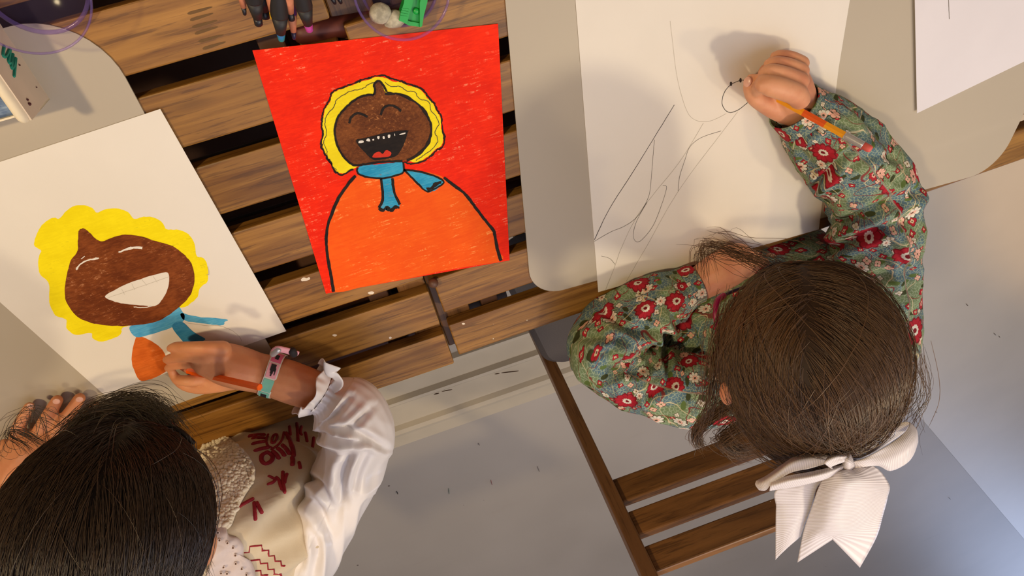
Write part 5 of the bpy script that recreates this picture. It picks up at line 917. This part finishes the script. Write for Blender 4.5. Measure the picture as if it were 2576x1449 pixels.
c5_ = free_strands([(100, 1110, .6), (96, 1050, .64), (80, 1030, .66), (70, 1060, .66)], 14, .006, seed=35, fan=1.3)
allp = np.concatenate([hp, fly]+[res(x, 14) for x in (c1_, c2_, c3_, c4_, c5_, c6_)]); o = strands_mesh('hair', allp, rng.uniform(.00014, .00030, len(allp)), M['hair_left'], PL); o['kind'] = 'stuff'
# wristband
bv_arm = bvh_of([bodyL])
WB = MB(); cw = P(686, 943, .7585); axw = unit(P(730, 958, .765)-P(640, 930, .754)); A_ = unit(np.cross(axw, RM[:, 2])); B2 = np.cross(axw, A_); rw = pxr(cw, 56)
EW = empty('wristband', cw); tag(EW, 'woven festival wristband with pink and teal squares on the left child\'s wrist', 'wristband')
def band_seg(name, a0, a1, w0, w1, mat, lift=0.0, n=10, par=None):
    v = []; 
    for i in range(n+1):
        a = a0+(a1-a0)*i/n
        for s_ in (w0, w1): v.append(cw+axw*(s_+.0006*math.sin(3*a))+(A_*math.cos(a)+B2*math.sin(a)*.92)*(rw+lift))
    f = [(2*i, 2*i+1, 2*i+3, 2*i+2) for i in range(n)]; o = mesh_obj(name, v, f, mat); md = o.modifiers.new('s', 'SOLIDIFY'); md.thickness = .0007; child(o, par or EW) if par is None else setattr(o, 'parent', par); return o
fab = band_seg('band', 0, 2*PI, -.0068, .0068, M['band_white'], 0, 64)
# angle of a photo point on the wrist circle
def ang(px, py):
    best = None
    for k in range(720):
        a = k*PI/360; p = cw+(A_*math.cos(a)+B2*math.sin(a)*.92)*rw; n_ = A_*math.cos(a)+B2*math.sin(a)
        if np.dot(n_, CAM-p) < 0: continue
        c_ = RM.T @ (p-CAM); x = W/2+F*c_[0]/-c_[2]; y = H/2-F*c_[1]/-c_[2]; d_2 = (y-py)**2
        if best is None or d_2 < best[0]: best = (d_2, a)
    return best[1]
for y0, y1, mt in ((892, 913, 'band_pink'), (916, 950, 'band_rose'), (954, 984, 'band_teal'), (986, 997, 'band_teal')): band_seg('printed_square', ang(0, y0), ang(0, y1), -.0056, .0056, M[mt], .0004, 8)
for (y0, y1, w0, w1) in ((918, 934, -.0028, .0026), (934, 940, -.0018, .0010), (940, 946, -.001, .0004), (897, 906, -.002, .002), (990, 996, -.003, .003), (926, 942, .0026, .0034)): band_seg('printed_figure', ang(0, y0), ang(0, y1), w0, w1, M['band_black'], .0009, 4)
a0_, a1_2 = ang(0, 962), ang(0, 978); am = (a0_+a1_2)/2; m = MB(); v = []
for k in range(12):
    t_ = k*PI/6; a = am+math.cos(t_)*abs(a1_2-a0_)/2; s_ = math.sin(t_)*.0033; v.append(cw+axw*s_+(A_*math.cos(a)+B2*math.sin(a)*.92)*(rw+.0010))
m.add(v, [tuple(range(12))]); m.obj('printed_shell', M['graphite_dark'], EW)
m = MB(); q = [P(690, 888, .785), P(697, 878, .787), P(712, 880, .786), P(728, 884, .784), P(738, 888, .782), P(746, 890, .781)]; m.add(*tube(catmull(np.array(q), 5), .0022, 8, rb=.0044)); m.obj('loose_end', M['band_rose'], EW, True)
m = MB(); m.add(*tube([P(735, 883, .7845), P(739, 890, .7825)], .0042, 12)); m.obj('bead', M['band_black'], EW, True); m = MB(); m.add(*tube([P(687, 890, .786), P(699, 880, .788)], .0036, 12)); m.obj('bead', M['ferrule'], EW, True)
# orange pencil
tip = P(452, 928, .7245); far = P(653, 974, .822); d = unit(far-tip); Lp = np.linalg.norm(far-tip)
pencil_obj('colouring_pencil', 'short orange pencil held in the left child\'s hand with the wristband', tip, d, Lp, .0037, True, [('lead', 'pencil_orange', [(0, .0006), (.006, .0016)], 10), ('wood_cone', 'pencil_wood', [(.006, .0016), (.018, .0036)], 12), ('barrel', 'pencil_orange', [(.018, .0038), (Lp, .0038), (Lp+.0006, .0032)], 6)])
# clothing under the table and shoes
for par, cx, mt in ((PR, .385, 'dark_lining'), (PL, -.37, 'shorts')):
    for sx in (-1, 1):
        q = [(cx+sx*.06, -.82, .535), (cx+sx*.075, -.62, .545), (cx+sx*.08, -.50, .53), (cx+sx*.08, -.46, .46), (cx+sx*.08, -.47, .34), (cx+sx*.08, -.50, .12)]; q = catmull(np.array(q), 5)
        v, f, uv = tube(q, np.interp(np.linspace(0, 1, len(q)), [0, .3, .5, .75, 1], [.069, .060, .052, .046, .040]), 28, cap=False); o = mesh_obj('trouser_leg', v, f, M[mt], None, True); child(o, par)
        m = MB(); v, f = sphere_vf((cx+sx*.08, -.45, .035), (.036, .085, .036), nu=20, nv=12); m.add([(p[0], p[1], max(p[2], .004)) for p in v], f); sh_ = m.obj('shoe', M['shoe'], par, True)
